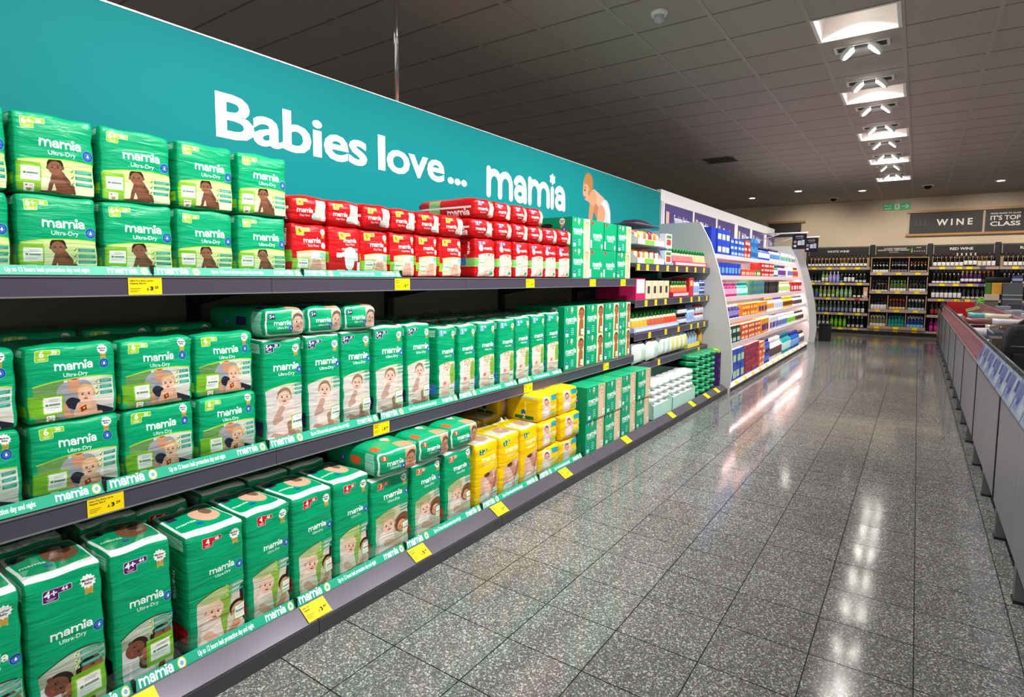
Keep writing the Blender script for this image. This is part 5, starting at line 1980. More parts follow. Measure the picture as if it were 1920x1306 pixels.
# goods on the gondola: (y0, y1, count, layers, kind, height, colour, second colour, cap, words)
W_ = (240, 240, 244)
rows = {
    0: [(6.80, 7.02, 1, 1, 'box', .30, (20, 60, 190), None, None, 'tall blue box'), (7.04, 7.62, 3, 2, 'box', .15, (30, 70, 200), (215, 235, 190), None, 'blue box with green label'),
        (7.66, 8.35, 4, 3, 'box', .075, (40, 90, 200), (190, 215, 245), None, 'flat blue box'), (8.38, 8.72, 2, 3, 'box', .08, (210, 60, 50), (240, 220, 200), None, 'small red box'),
        (8.75, 9.2, 3, 2, 'box', .14, (50, 150, 215), (30, 80, 160), None, 'light blue box'), (9.25, 10.1, 7, 1, 'bottle', .19, (40, 90, 190), W_, (20, 40, 80), 'blue bottle'),
        (10.15, 10.9, 6, 1, 'bottle', .2, (235, 240, 245), (90, 140, 210), (60, 60, 80), 'white bottle'), (10.95, 11.9, 7, 1, 'box', .16, (225, 240, 235), (40, 160, 130), None, 'mint and white box'), (11.95, 12.35, 3, 1, 'box', .14, (235, 235, 235), (120, 120, 130), None, 'pale grey box')],
    1: [(6.80, 7.42, 4, 1, 'box', .15, (25, 65, 200), (110, 180, 220), None, 'blue tampon box'), (7.44, 7.86, 3, 1, 'box', .15, (30, 70, 205), (120, 185, 225), None, 'bright blue box'),
        (7.92, 8.75, 7, 1, 'box', .085, (225, 80, 50), (245, 200, 180), None, 'small orange box'), (8.78, 9.05, 2, 1, 'box', .09, (60, 150, 60), (220, 235, 200), None, 'small green box'),
        (9.1, 10.0, 5, 3, 'box', .065, (205, 30, 35), (245, 225, 220), None, 'flat red box'), (10.05, 10.4, 3, 1, 'bottle', .19, (50, 150, 120), W_, (30, 110, 90), 'green bottle'),
        (10.45, 11.1, 5, 1, 'bottle', .19, (200, 180, 225), (110, 60, 140), (80, 40, 110), 'lilac bottle'), (11.15, 11.7, 3, 1, 'box', .17, (240, 240, 250), (60, 60, 170), None, 'white and blue box'), (11.75, 12.35, 5, 1, 'bottle', .18, (225, 150, 60), (190, 60, 90), (120, 40, 60), 'amber bottle')],
    2: [(6.80, 7.55, 5, 1, 'bottle', .17, (190, 30, 110), (235, 170, 210), (150, 60, 120), 'magenta bottle'), (7.6, 8.1, 4, 1, 'bottle', .17, (60, 190, 180), (200, 240, 235), (30, 120, 130), 'turquoise bottle'),
        (8.15, 9.05, 6, 2, 'box', .095, (90, 150, 110), (60, 110, 190), None, 'green and blue box'), (9.1, 10.1, 5, 1, 'box', .18, (26, 26, 28), (60, 60, 62), None, 'black box'),
        (10.15, 11.2, 8, 1, 'bottle', .17, (232, 236, 225), (190, 215, 130), (220, 225, 120), 'cream bottle'), (11.25, 12.3, 6, 1, 'box', .16, (195, 30, 40), (245, 235, 230), None, 'red and white box')],
    3: [(6.80, 7.5, 5, 1, 'bottle', .16, (60, 50, 120), (150, 140, 210), (235, 225, 235), 'dark purple bottle'), (7.55, 8.4, 6, 2, 'box', .075, (240, 130, 40), (250, 215, 120), None, 'flat orange box'), (8.45, 9.0, 3, 1, 'box', .15, (245, 170, 40), (90, 40, 130), None, 'yellow and purple box'),
        (9.05, 9.6, 4, 1, 'bottle', .19, (245, 245, 250), (235, 160, 60), (225, 130, 40), 'white and orange bottle'), (9.65, 10.3, 5, 1, 'bottle', .19, (242, 242, 248), (200, 215, 245), (90, 80, 160), 'white bottle with purple cap'), (10.35, 11.2, 6, 1, 'bottle', .18, (240, 200, 60), (120, 60, 40), (240, 190, 40), 'yellow bottle'), (11.3, 12.2, 6, 1, 'bottle', .17, (238, 234, 232), (90, 80, 90), (120, 110, 120), 'pale bottle')],
    4: [(6.80, 7.35, 3, 2, 'box', .1, (40, 70, 60), (190, 225, 215), None, 'dark green box'), (7.4, 8.45, 6, 3, 'box', .065, (225, 95, 50), (250, 225, 190), None, 'orange and white box'), (8.5, 9.0, 3, 1, 'box', .2, (240, 165, 40), (70, 40, 140), None, 'tall orange box'),
        (9.05, 9.7, 4, 1, 'box', .19, (235, 235, 245), (80, 50, 160), None, 'white and purple box'), (9.75, 10.5, 6, 1, 'bottle', .2, (200, 220, 240), (110, 130, 200), (240, 240, 245), 'pale blue bottle'), (10.55, 11.3, 6, 1, 'bottle', .19, (225, 238, 215), (130, 205, 60), (240, 240, 240), 'white and lime bottle'), (11.4, 12.2, 6, 1, 'bottle', .18, (220, 214, 210), (90, 70, 60), (70, 50, 44), 'brown-capped bottle')],
    5: [(6.80, 7.55, 4, 2, 'box', .19, (45, 85, 190), (190, 225, 170), None, 'blue box with lime label'), (7.6, 8.35, 4, 5, 'box', .075, (200, 45, 45), (60, 70, 140), None, 'flat red and blue pack'), (8.4, 8.75, 2, 4, 'box', .085, (235, 120, 70), (250, 220, 190), None, 'flat orange pack'),
        (8.8, 9.15, 3, 2, 'bottle', .17, (30, 60, 170), (90, 130, 220), (20, 40, 120), 'dark blue bottle'), (9.2, 10.1, 6, 1, 'bottle', .31, (240, 236, 234), (110, 80, 80), W_, 'large white bottle'), (10.15, 10.9, 5, 1, 'bottle', .32, (30, 160, 165), (200, 240, 240), (20, 120, 150), 'large teal bottle'),
        (10.95, 11.75, 6, 1, 'bottle', .29, (40, 90, 190), (130, 180, 235), (20, 60, 150), 'large blue bottle'), (11.8, 12.35, 4, 1, 'bottle', .24, (226, 220, 220), (130, 120, 130), (60, 50, 50), 'pale bottle with dark cap')],
}
SHN = ['top', 'second', 'third', 'fourth', 'fifth', 'base']
for r, segs in rows.items():
    zt = GZ[r] + .001 if r < 5 else .092
    xf = (curve_x(zt) - .05) if r < 5 else -1.735
    for (a, b, n, lay, kind, h, c1, c2, cap_, words) in segs:
        w = (b - a) / n
        for i in range(n):
            for q in range(lay):
                y = a + w * (i + .5)
                lab = '%s, %s from left%s, %s shelf of the white gondola' % (words, ORD[i], '' if lay == 1 else ', %s layer' % ORD[q], SHN[r])
                if kind == 'box':
                    dd = .16 if r < 5 else .22
                    goods('toiletry_box', 'box', xf - dd / 2 - jit(.006), y, zt + q * (h + .001), lab, 'box', words + ' run on the %s gondola shelf' % SHN[r], rz=jit(.01), w=round(w * .93, 3), h=h, d=dd, col=c1, lab=c2, lr=(.12, .88, .18, .62))
                else:
                    rad = round(min(w * .46, h * .24), 3)
                    goods('toiletry_bottle', 'bottle', xf - rad - .004, y, zt + q * (h + .001), lab, 'bottle', words + ' run on the %s gondola shelf' % SHN[r], r=rad, h=h, col=c1, cap=cap_, lab=c2)

# hanging aisle markers on white arms
BANN = Cv(96, 110, (28, 26, 48))
BANN.frame(0, 0, 96)
BANN.text('everyday', .5, .22, .15, WHITE, .02); BANN.text('essentials', .5, .36, .13, (190, 190, 210), .01)
BANN.ell(.2, .6, .1, .1, (220, 190, 190)); BANN.ell(.2, .6, .05, .05, (180, 60, 60))
BANN.rr(.38, .5, .62, .85, (215, 220, 230), .03); BANN.rr(.64, .45, .86, .85, (200, 205, 220), .03); BANN.rr(.1, .82, .3, .98, (230, 230, 235), .03)
BAM = img_mat('hanging_card', BANN.image('hanging_card'), .45)
for n, (y, x0, x1, z) in enumerate(((11.9, -2.56, -1.70, 2.165), (13.1, -2.56, -1.66, 2.16))):
    t = empty('hanging_marker', (x0, y, z), 0, 'navy card hanging from a white arm off the gondola header, %s one' % ('nearer' if n == 0 else 'farther'), 'hanging sign', 'navy cards on white arms')
    L = x1 - x0
    MB().tube([(0, 0, 0), (L, 0, 0)], .012, 8).build('arm', WHITEM, t)
    MB().tube([(0, 0, -.13), (L * .45, 0, -.005)], .008, 6).build('brace', WHITEM, t)
    m = MB()
    m.box(L - .26, -.004, -.30, L - .02, .004, -.02, 1)
    m.face([(L - .26, -.0045, -.30), (L - .02, -.0045, -.30), (L - .02, -.0045, -.02), (L - .26, -.0045, -.02)], 0, [(0, 0), (1, 0), (1, 1), (0, 1)])
    m.build('card', [BAM, mat('card_navy', (28, 26, 48), .5)], t)
    MB().box(L - .25, -.003, -.022, L - .24, .003, .0).box(L - .04, -.003, -.022, L - .03, .003, .0).build('hanger_clips', WHITEM, t)
o = MB().box(-.11, -.1, 0, .11, .1, .34).box(-.12, -.11, .34, .12, .11, .37).build('waste_bin', BLK, None, (-1.57, 13.9, 0), bevel=.008)
tag(o, 'black bin on the floor at the far end of the gondola', 'bin')

# ---------------------------------------------------------------- wine wall
WOOD = mat('pale_wood', (176, 146, 112), .55, bump=(40, .1))
WLIP = mat('taupe_lip', (172, 152, 142), .45)
WDK = mat('wine_black', (22, 22, 24), .5)
YW = 16.2


def wall_text(s, x0, x1, z, cap, y, parent, name, m, bold=.02):
    v, tr = text_tris(s, bold)
    a, b = v[:, 0].min(), v[:, 0].max()
    k = (x1 - x0) / (b - a)
    kz = cap / text_tris('H', 0)[0][:, 1].max()
    ml = parent.location if parent else Vector((0, 0, 0))
    mbx = MB()
    mbx.v = [(x0 + (p[0] - a) * k - ml[0], y - ml[1], z + p[1] * kz - ml[2]) for p in v]
    for t3 in tr: mbx.f.append(tuple(int(q) for q in t3)); mbx.m.append(0); mbx.uv.append(None); mbx.sm.append(False)
    return mbx.build(name, m, parent)


def wine_frame(x0, x1, name):
    t = empty('wine_bay', (x0, 16.75, 0), 0, 'dark back panel and black header of the ' + name, 'shelving', 'wine wall bays')
    w = x1 - x0
    MB().box(0, .0, .0, w, .04, 2.13).build('back_panel', WDK, t)
    MB().box(.02, -.02, 1.58, w - .02, 0, 1.9).build('wood_panel', WOOD, t)
    for a in (0, w - .05): MB().box(a, -.06, 0, a + .05, 0, 2.16).build('upright', WDK, t)
    p = MB().box(.05, -.10, 1.905, w - .05, -.06, 2.115).build('category_panel', WDK, t)
    f = MB()
    for a in ((.06, 1.91, .075, 2.11), (w - .075, 1.91, w - .06, 2.11), (.06, 2.105, w - .06, 2.11)): f.box(a[0], -.104, a[1], a[2], -.10, a[3])
    f.build('panel_frame', mat('panel_frame', (150, 146, 138), .4), p)
    t = empty('base_shelf', (x0, YW, 0), 0, 'low base with dark kick of the ' + name, 'base shelf', 'wine wall bases')
    MB().box(0, .03, 0, w, .47, .10).build('kick_plate', mat('wine_kick', (40, 44, 46), .5), t)
    MB().box(0, .02, .10, w, .47, .14).build('base_deck', WDK, t)
    MB().box(0, 0, .09, w, .02, .142).build('price_rail', WLIP, t)


def wtick(x, z, i, words, col=(255, 222, 10)):
    key = ('wt', col)
    if key not in TKM:
        TKM[key] = MB().box(-.05, -.003, -.028, .05, 0, .028).mesh('price_ticket', mat('wt_%d_%d_%d' % col, col, .5))
    tag(link('price_ticket', TKM[key], None, (x, YW, z)), '%s ticket, %s from left on %s' % ('yellow' if col[0] > 200 and col[2] < 50 else 'coloured', ORD[i], words), 'price ticket', 'tickets on ' + words)


BOT = {}


def wine_bottle(x, y, z, glass, foil, lab, lz, label, group, s=1.0, kind='b'):
    key = (glass, foil, lab, lz, kind)
    if key not in BOT:
        m = MB()
        r, h = .0365, .30
        a, b = lz
        g = mat('wine_glass_%d_%d_%d' % glass, glass, .08)
        mats = [g, mat('foil_%d_%d_%d' % foil, foil, .35), mat('label_%d_%d_%d' % lab, lab, .6)]
        if kind == 'b': prof = [(r * .9, 0), (r, .008), (r, a), (r * 1.012, a + .001), (r * 1.012, b), (r, b + .001), (r, .185), (r * .82, .205), (r * .45, .228), (r * .40, .235), (r * .44, .236), (r * .42, h)]
        else: prof = [(r * .9, 0), (r, .008), (r, a), (r * 1.012, a + .001), (r * 1.012, b), (r, b + .001), (r, .15), (r * .75, .19), (r * .48, .232), (r * .40, .24), (r * .44, .241), (r * .42, h)]
        m.lathe(prof, 14, [0, 0, 0, 2, 2, 0, 0, 0, 0, 1, 1])
        for fi, f in enumerate(m.f):
            if m.m[fi] == 2:
                c = sum((Vector(m.v[q]) for q in f), Vector()) / 4
                if c.y > -abs(c.x) * .45: m.m[fi] = 0
        BOT[key] = m.mesh('wine_bottle', mats)
    o = link('wine_bottle', BOT[key], None, (x, y, z))
    o.scale = (s, s, s)
    return tag(o, label, 'bottle', group)


DG, BKG, GRN, CLR, TEALG, BLG = (14, 22, 16), (10, 9, 11), (40, 110, 30), (200, 210, 215), (10, 110, 104), (20, 50, 110)
PW, CRM, BLK_ = (232, 232, 232), (226, 216, 190), (20, 20, 22)
WB = [(-2.40, -.945), (-.945, .195), (.195, 1.415), (1.415, 2.64), (2.64, 3.87)]
WN = ['white wine bay', 'central crate bay', 'red wine bay', 'second red wine bay', 'third red wine bay']
for (a, b), n in zip(WB, WN): wine_frame(a, b, n)
VT = mat('sign_white', (226, 226, 222), .5)
panels = [o for o in D.objects if o.name.startswith('category_panel') and o.parent and o.parent.name.startswith('wine_bay')]


def on_panel(i, s, x0, x1, z, cap, bold=.02, m=VT):
    p = panels[i]
    par = p.parent.location
    v, tr = text_tris(s, bold)
    a, b = v[:, 0].min(), v[:, 0].max()
    k, kz = (x1 - x0) / (b - a), cap / text_tris('H', 0)[0][:, 1].max()
    mbx = MB()
    mbx.v = [(x0 + (q[0] - a) * k - par[0], -.1046, z + q[1] * kz) for q in v]
    for t3 in tr: mbx.f.append(tuple(int(q) for q in t3)); mbx.m.append(0); mbx.uv.append(None); mbx.sm.append(False)
    return mbx.build('panel_lettering', m, p)


on_panel(0, 'WHITE WINE', -1.92, -1.44, 1.985, .05)
on_panel(1, '\u201cA CLASSY CHARDONNAY', -.72, -.25, 2.045, .028)
on_panel(1, 'EXCELLENT VALUE \u2013 GREAT DRINKING\u201d', -.83, -.20, 2.005, .028)
on_panel(1, 'fine chardonnay', -.60, -.42, 1.965, .018)
on_panel(1, 'AWARD', -.07, .02, 2.06, .02)
on_panel(1, '* * * * *', -.11, .10, 1.965, .03)
on_panel(2, 'RED WINE', .56, .98, 2.0, .055)
on_panel(3, 'RED WINE', 1.78, 2.2, 2.0, .055)
mb = MB(); mb.lathe([(.02, 1.94), (.02, 2.0), (.008, 2.03), (.008, 2.07)], 8, [0, 0, 0], c=(.79, -.115)); mb.build('printed_bottle', mat('print_green', (120, 190, 60), .5), panels[1])


def wshelf(x0, x1, zl, words, depth=.42, lip=.06, y=YW):
    t = empty('wine_shelf', (x0, y, zl), 0, words, 'shelf', 'shelves of the wine wall')
    MB().box(.005, .012, -.0, x1 - x0 - .005, depth, .028).build('shelf_board', WDK, t)
    MB().box(.005, 0, -.03, x1 - x0 - .005, .012, .03).build('price_rail', WLIP, t)


# white wine bay
WZ = [1.579, 1.203, .838, .473]
for i, zl in enumerate(WZ): wshelf(WB[0][0], WB[0][1], zl, 'taupe-edged shelf, %s from the top of the white wine bay' % ORD[i])
runs = [
    [(9, DG, (60, 30, 40), PW, (.03, .09), 'dark bottle with white label'), (2, (60, 50, 20), (60, 40, 20), PW, (.03, .1), 'amber-necked bottle'), (5, DG, (70, 34, 34), PW, (.03, .095), 'slim dark bottle with pale label')],
    [(4, BKG, BLK_, PW, (.012, .05), 'black bottle with low label'), (2, (120, 150, 90), (40, 150, 60), PW, (.04, .13), 'pale bottle with green foil'), (3, (150, 145, 210), PW, (170, 165, 225), (.03, .15), 'lilac bottle'), (1, DG, BLK_, (90, 170, 220), (.01, .06), 'small dark bottle with blue label'),
     (3, BKG, BLK_, PW, (.03, .14), 'black bottle with tall white label'), (3, DG, BLK_, (205, 212, 210), (.015, .07), 'dark bottle with round label')],
    [(3, (90, 110, 40), (50, 60, 40), (60, 90, 190), (.03, .14), 'yellow and blue labelled bottle'), (4, (120, 140, 70), PW, (205, 215, 170), (.02, .09), 'green bottle with pale label'), (4, (120, 160, 100), (160, 200, 150), (150, 185, 140), (.03, .15), 'light green labelled bottle'), (3, DG, BLK_, PW, (.02, .07), 'dark bottle with white disc label')],
    [(3, (110, 140, 20), (120, 160, 30), (70, 90, 20), (.02, .12), 'lime bottle'), (9, (60, 70, 60), (215, 222, 220), (130, 140, 195), (.03, .12), 'white-capped bottle with blue-grey label'), (3, DG, (215, 222, 220), PW, (.02, .12), 'dark bottle with white cap and label')],
    [(3, (20, 110, 60), (40, 40, 30), (225, 235, 225), (.02, .06), 'green bottle'), (3, (70, 76, 76), (215, 220, 222), (190, 195, 200), (.03, .14), 'silver-labelled bottle'), (4, (80, 160, 20), (90, 170, 40), (120, 190, 30), (.03, .15), 'bright lime bottle'), (4, BKG, PW, (190, 195, 195), (.02, .08), 'black bottle with white cap')],
]
for r, segs in enumerate(runs):
    z = WZ[r] + .0285 if r < 4 else .141
    n = sum(s[0] for s in segs)
    k = 0
    x0, x1 = WB[0][0] + .10, WB[0][1] - .07
    for (c, g, f, lb, lz, words) in segs:
        for i in range(c):
            x = x0 + (x1 - x0) * (k + .5) / n
            wine_bottle(x, YW + .055 + jit(.004), z, g, f, lb, lz, '%s, %s from left, %s shelf, white wine bay' % (words, ORD[k], ['top', 'second', 'third', 'fourth', 'bottom'][r]), '%s run, white wine bay' % words, .95)
            k += 1
    for i, q in enumerate((.16, .40, .62, .84)):
        wtick(WB[0][0] + q * 1.45 + jit(.03), (WZ[r] if r < 4 else .116), i, 'the %s white wine shelf' % ['top', 'second', 'third', 'fourth', 'bottom'][r], (200, 40, 40) if (r, i) == (2, 3) else (255, 222, 10))
goods('bag_in_box', 'box', -1.02, YW + .08, WZ[2] + .029, 'peach box at the right end of the third white wine shelf', 'box', None, rz=-PI / 2, w=.09, h=.26, d=.12, col=(214, 160, 130), lab=(235, 225, 215))

# centre crates
CZ = [1.451, 1.017, .582, .182]
crate_runs = [
    [(BKG, BLK_, PW, (.03, .10), 'black bottle with white label'), (BKG, (60, 60, 64), (120, 120, 130), (.03, .1), 'black bottle with grey label'), (BKG, (110, 50, 30), (200, 195, 170), (.05, .08), 'black bottle with copper foil')],
    [(BKG, BLK_, PW, (.012, .06), 'black bottle with low white label'), ((60, 80, 30), (60, 140, 40), PW, (.03, .10), 'green-foiled bottle'), (DG, BLK_, PW, (.03, .1), 'dark bottle with square label')],
    [(BKG, BLK_, (220, 220, 222), (.03, .15), 'black bottle with tall pale label'), ((40, 24, 16), (150, 50, 30), (225, 190, 130), (.04, .10), 'brown bottle with round gold label'), (DG, (170, 180, 185), (170, 190, 215), (.03, .09), 'dark bottle with pale blue label')],
    [((90, 100, 60), PW, (222, 222, 214), (.03, .10), 'pale green bottle with cream label'), (TEALG, (30, 150, 140), (20, 150, 140), (.02, .10), 'teal bottle'), (BLG, (200, 215, 230), (110, 180, 225), (.02, .10), 'blue bottle with sky label')],
]
cx0, cx1 = WB[1][0] + .0, WB[1][1] + .0
for r, zl in enumerate(CZ):
    yo = -.10 + r * -.0
    t = empty('wooden_crate_shelf', (cx0, YW - .03, zl), 0, 'pale wooden crate shelf with three boxes, %s from the top' % ORD[r], 'crate shelf', 'wooden crate shelves')
    W = cx1 - cx0
    hh = .36 if r else .37
    MB().box(.005, 0, -.035, W - .005, .014, .035).build('price_rail', WLIP if r < 3 else WOOD, t)
    MB().box(.005, .014, -.02, W - .005, .40, .0).build('crate_floor', WOOD, t)
    MB().box(.02, .39, 0, W - .02, .40, hh).build('crate_back', WDK, t)
    for q in range(4):
        x = .02 + (W - .04) * q / 3
        MB().box(x - .008, .02, 0, x + .008, .40, hh).build('crate_side', WOOD, t)
    if r == 0: MB().box(.01, .02, hh, W - .01, .40, hh + .014).build('crate_top', WOOD, t)
    for q, (g, f, lb, lz, words) in enumerate(crate_runs[r]):
        xa, xb = cx0 + .02 + (W - .04) * q / 3 + .02, cx0 + .02 + (W - .04) * (q + 1) / 3 - .02
        for row in range(2):
            for i in range(5 if row == 0 else 4):
                nn = 5 if row == 0 else 4
                x = xa + (xb - xa) * ((i + .5) / 5 if row == 0 else (i + 1) / 5)
                wine_bottle(x, YW + .05 + row * .085, zl + .001, g, f, lb, lz, '%s, %s row, %s from left, %s crate shelf' % (words, ('front', 'back')[row], ORD[i], ORD[r]), '%s, crate %s of shelf %s' % (words, 'abc'[q], ORD[r]), .93 if row == 0 else .98)
    for i, q in enumerate((.17, .5, .82)): wtick(cx0 + q * W, zl, i, 'the %s crate shelf' % ORD[r])
for o in D.objects:
    if o.name.startswith('price_ticket') and str(o.get('group', '')).endswith('crate shelf'):
        o.location.y = YW - .034
for i, q in enumerate((.17, .5, .82)): wtick(cx0 + q * 1.14, .116, i, 'the base of the crate bay')

# red wine bays
RZ = [1.582, 1.205, .86, .49]
red_runs = [
    [(5, BKG, (60, 20, 50), PW, (.02, .10), 'black bottle with plum foil'), (2, BKG, (190, 185, 180), PW, (.02, .1), 'black bottle with silver cap'), (3, BKG, (190, 185, 180), PW, (.04, .13), 'black bottle with high label'), (2, (50, 40, 20), (40, 24, 30), CRM, (.02, .12), 'dark bottle with cream label'), (2, BKG, (60, 20, 50), PW, (.02, .12), 'black bottle with big white label')],
    [(7, BKG, BLK_, PW, (.012, .055), 'black bottle with slanted low label'), (5, (60, 24, 70), (225, 180, 60), PW, (.05, .11), 'purple bottle with gold foil'), (3, BKG, (230, 90, 30), (60, 30, 30), (.04, .1), 'black bottle with orange foil')],
    [(7, BKG, BLK_, PW, (.03, .14), 'black bottle with square white label'), (7, BKG, BLK_, (210, 205, 200), (.015, .06), 'black bottle with narrow label')],
    [(7, BKG, (120, 20, 30), (150, 30, 40), (.03, .13), 'black bottle with red label'), (7, BKG, BLK_, (190, 190, 195), (.03, .1), 'black bottle with grey label')],
    [(3, (110, 10, 80), (170, 30, 120), (190, 40, 140), (.02, .13), 'magenta bottle'), (10, BLG, (190, 205, 220), (120, 180, 220), (.02, .1), 'blue bottle with pale label')],
]
for bi, n in ((2, 'red wine bay'), (3, 'second red wine bay')):
    for i, zl in enumerate(RZ): wshelf(WB[bi][0], WB[bi][1], zl, 'taupe-edged shelf, %s from the top of the %s' % (ORD[i], n))
    for r, segs in enumerate(red_runs):
        if bi == 3 and r > 1: continue
        z = RZ[r] + .0285 if r < 4 else .141
        nb = sum(s[0] for s in segs)
        k = 0
        x0, x1 = WB[bi][0] + .06, WB[bi][1] - .06
        for (c, g, f, lb, lz, words) in segs:
            for i in range(c):
                x = x0 + (x1 - x0) * (k + .5) / nb
                wine_bottle(x, YW + .055 + jit(.004), z, g, f, lb, lz, '%s, %s from left, %s shelf, %s' % (words, ORD[k], ['top', 'second', 'third', 'fourth', 'bottom'][r], n), '%s run, %s' % (words, n), 1.0)
                k += 1
        for i, q in enumerate((.2, .42, .6, .78)): wtick(WB[bi][0] + q * 1.22 + jit(.03), (RZ[r] if r < 4 else .116), i, 'the %s shelf of the %s' % (['top', 'second', 'third', 'fourth', 'bottom'][r], n), (90, 84, 130) if i == 3 else (255, 222, 10))

# signs over the wine wall
BRASS = mat('oak_rail', (170, 128, 70), .45)
for n, (a, b) in enumerate(((-.235, 1.12), (1.165, 2.5))):
    t = empty('wall_sign', (a, 16.77, 2.40), 0, ['black wall sign reading WINE with glasses drawn on it', 'black wall sign reading from grape to glass it\'s top class'][n], 'sign')
    MB().box(0, -.025, 0, b - a, .025, .48).build('sign_panel', mat('slate_panel', (44, 42, 42), .6), t)
    y = 16.744
    if n == 0:
        wall_text('W I N E', .28, .94, 2.575, .135, y, t, 'sign_lettering', VT, .03)
        g = mat('chalk_grey', (120, 116, 112), .6)
        for q, gx in enumerate((.08, .16, .25)):
            MB().lathe([(.002, .30), (.035, .32), (.042, .36), (.034, .42), (.030, .42), (.037, .36), (.03, .33), (.001, .31)], 10, c=(gx - .235 - a + .05, -.03)).build('drawn_glass', g, t).scale = (1, .08, 1)
            MB().box(gx - a - .235 + .047, -.0265, .2, gx - a - .235 + .053, -.0255, .305).box(gx - a - .235 + .025, -.0265, .195, gx - a - .235 + .075, -.0255, .2).build('glass_stem', g, t)
    else:
        wall_text('FROM GRAPE TO GLASS', 1.25, 1.76, 2.775, .03, y, t, 'sign_lettering', VT, .02)
        wall_text("IT'S TOP", 1.25, 1.76, 2.65, .09, y, t, 'sign_lettering', VT, .02)
        wall_text('CLASS', 1.25, 1.76, 2.52, .09, y, t, 'sign_lettering', VT, .02)
for n, z in enumerate((2.885, 2.345)):
    tag(MB().box(-.30 + n * -.0, 16.72, z, 2.7, 16.80, z + .05).build('sign_rail', BRASS), 'long oak rail %s the black wine signs' % ('above', 'below')[n], 'rail')
t = empty('fire_exit_sign', (-.785, 16.785, 2.985), 0, 'green fire exit sign with running figure and arrow', 'exit sign')
GEX = mat('exit_green', (0, 132, 74), .5, emit=.25)
MB().box(0, -.012, 0, .55, .012, .155).build('sign_body', GEX, t)
wall_text('Fire', -.76, -.62, 3.07, .045, 16.7715, t, 'exit_lettering', VT, .01)
wall_text('exit', -.76, -.62, 3.005, .045, 16.7715, t, 'exit_lettering', VT, .01)
MB().box(.235, -.0135, .01, .335, -.0122, .145).build('pictogram_door', VT, t)
m = MB()
for a, b, r in (((.285, .125), (.285, .126), .012), ((.28, .105), (.275, .07), .014), ((.275, .07), (.255, .03), .008), ((.275, .07), (.30, .05), .008), ((.30, .05), (.305, .025), .007), ((.28, .10), (.255, .085), .006), ((.28, .10), (.31, .085), .006)):
    dx, dz = b[0] - a[0], b[1] - a[1]
    L = math.hypot(dx, dz); nx, nz = -dz / L * r, dx / L * r
    m.face([(a[0] + nx, -.0138, a[1] + nz), (b[0] + nx, -.0138, b[1] + nz), (b[0] - nx, -.0138, b[1] - nz), (a[0] - nx, -.0138, a[1] - nz)][::1])
m.face([(.285 + .013 * math.cos(k * PI / 6), -.0139, .125 + .013 * math.sin(k * PI / 6)) for k in range(12)])
m.build('running_figure', GEX, t)
m = MB()
m.face([(.37, -.0135, .07), (.47, -.0135, .07), (.47, -.0135, .09), (.37, -.0135, .09)])
for s in (-1, 1): m.face([(.52, -.0136, .08), (.475, -.0136, .08 + s * .05), (.445, -.0136, .08 + s * .05), (.49, -.0136, .08)])
m.build('arrow', VT, t)
t = empty('wall_sign', (-3.35, 16.77, 2.42), 0, 'dark wall sign with oak rail half hidden behind the white header', 'sign')
MB().box(0, -.02, 0, .78, .02, .36).build('sign_panel', mat('slate_panel', (44, 42, 42), .6), t)
MB().box(-.05, -.05, .36, .88, .03, .41).build('oak_rail', BRASS, t)

# ---------------------------------------------------------------- middle-aisle tables
def steel_mat():
    m = mat('brushed_steel', (170, 178, 192), .3, metal=.92)
    nt = m.node_tree
    tc = nt.nodes.new('ShaderNodeTexCoord'); mp = nt.nodes.new('ShaderNodeMapping'); mp.inputs['Scale'].default_value = (4, 3, 220)
    n = nt.nodes.new('ShaderNodeTexNoise'); n.inputs['Scale'].default_value = 3
    mr = nt.nodes.new('ShaderNodeMapRange'); mr.inputs[3].default_value = .26; mr.inputs[4].default_value = .44
    nt.links.new(tc.outputs['Object'], mp.inputs[0]); nt.links.new(mp.outputs[0], n.inputs[0]); nt.links.new(n.outputs['Fac'], mr.inputs[0])
    nt.links.new(mr.outputs[0], nt.nodes['Principled BSDF'].inputs['Roughness'])
    return m


STEEL = steel_mat()
CT = Cv(160, 90, (190, 200, 225))
CT.frame(0, 0, 90)
CT.rr(.05, .06, .8, .94, (205, 214, 235)); CT.rr(.1, .12, .5, .5, (74, 84, 170)); CT.rr(.55, .1, .8, .4, (230, 230, 240)); CT.rr(.9, .1, 1.7, .6, (120, 130, 205)); CT.ell(1.2, .65, .2, .16, (60, 90, 190)); CT.rr(.2, .6, .7, .85, (235, 238, 246)); CT.rr(.95, .72, 1.6, .88, (150, 165, 225))
CB = img_mat('blue_ticket', CT.image('blue_ticket'), .35)
CT = Cv(160, 90, (206, 150, 156))
CT.frame(0, 0, 90)
CT.rr(.02, .03, 1.75, .97, (236, 214, 216)); CT.rr(.05, .08, 1.7, .92, (204, 120, 128))
for i in range(4): CT.poly([(.1 + i * .42, .2), (.34 + i * .42, .12), (.3 + i * .42, .85), (.08 + i * .42, .9)], (176, 44, 62)); CT.rr(.38 + i * .42, .3, .46 + i * .42, .8, (240, 222, 222))
CRD = img_mat('red_ticket', CT.image('red_ticket'), .4)
CLR2 = clear_mat('clear_holder', (236, 240, 244), .15)
XC = .385
seam = [2.47 - 1.43, 2.47] + [3.9 + 1.43 * k for k in range(9)]
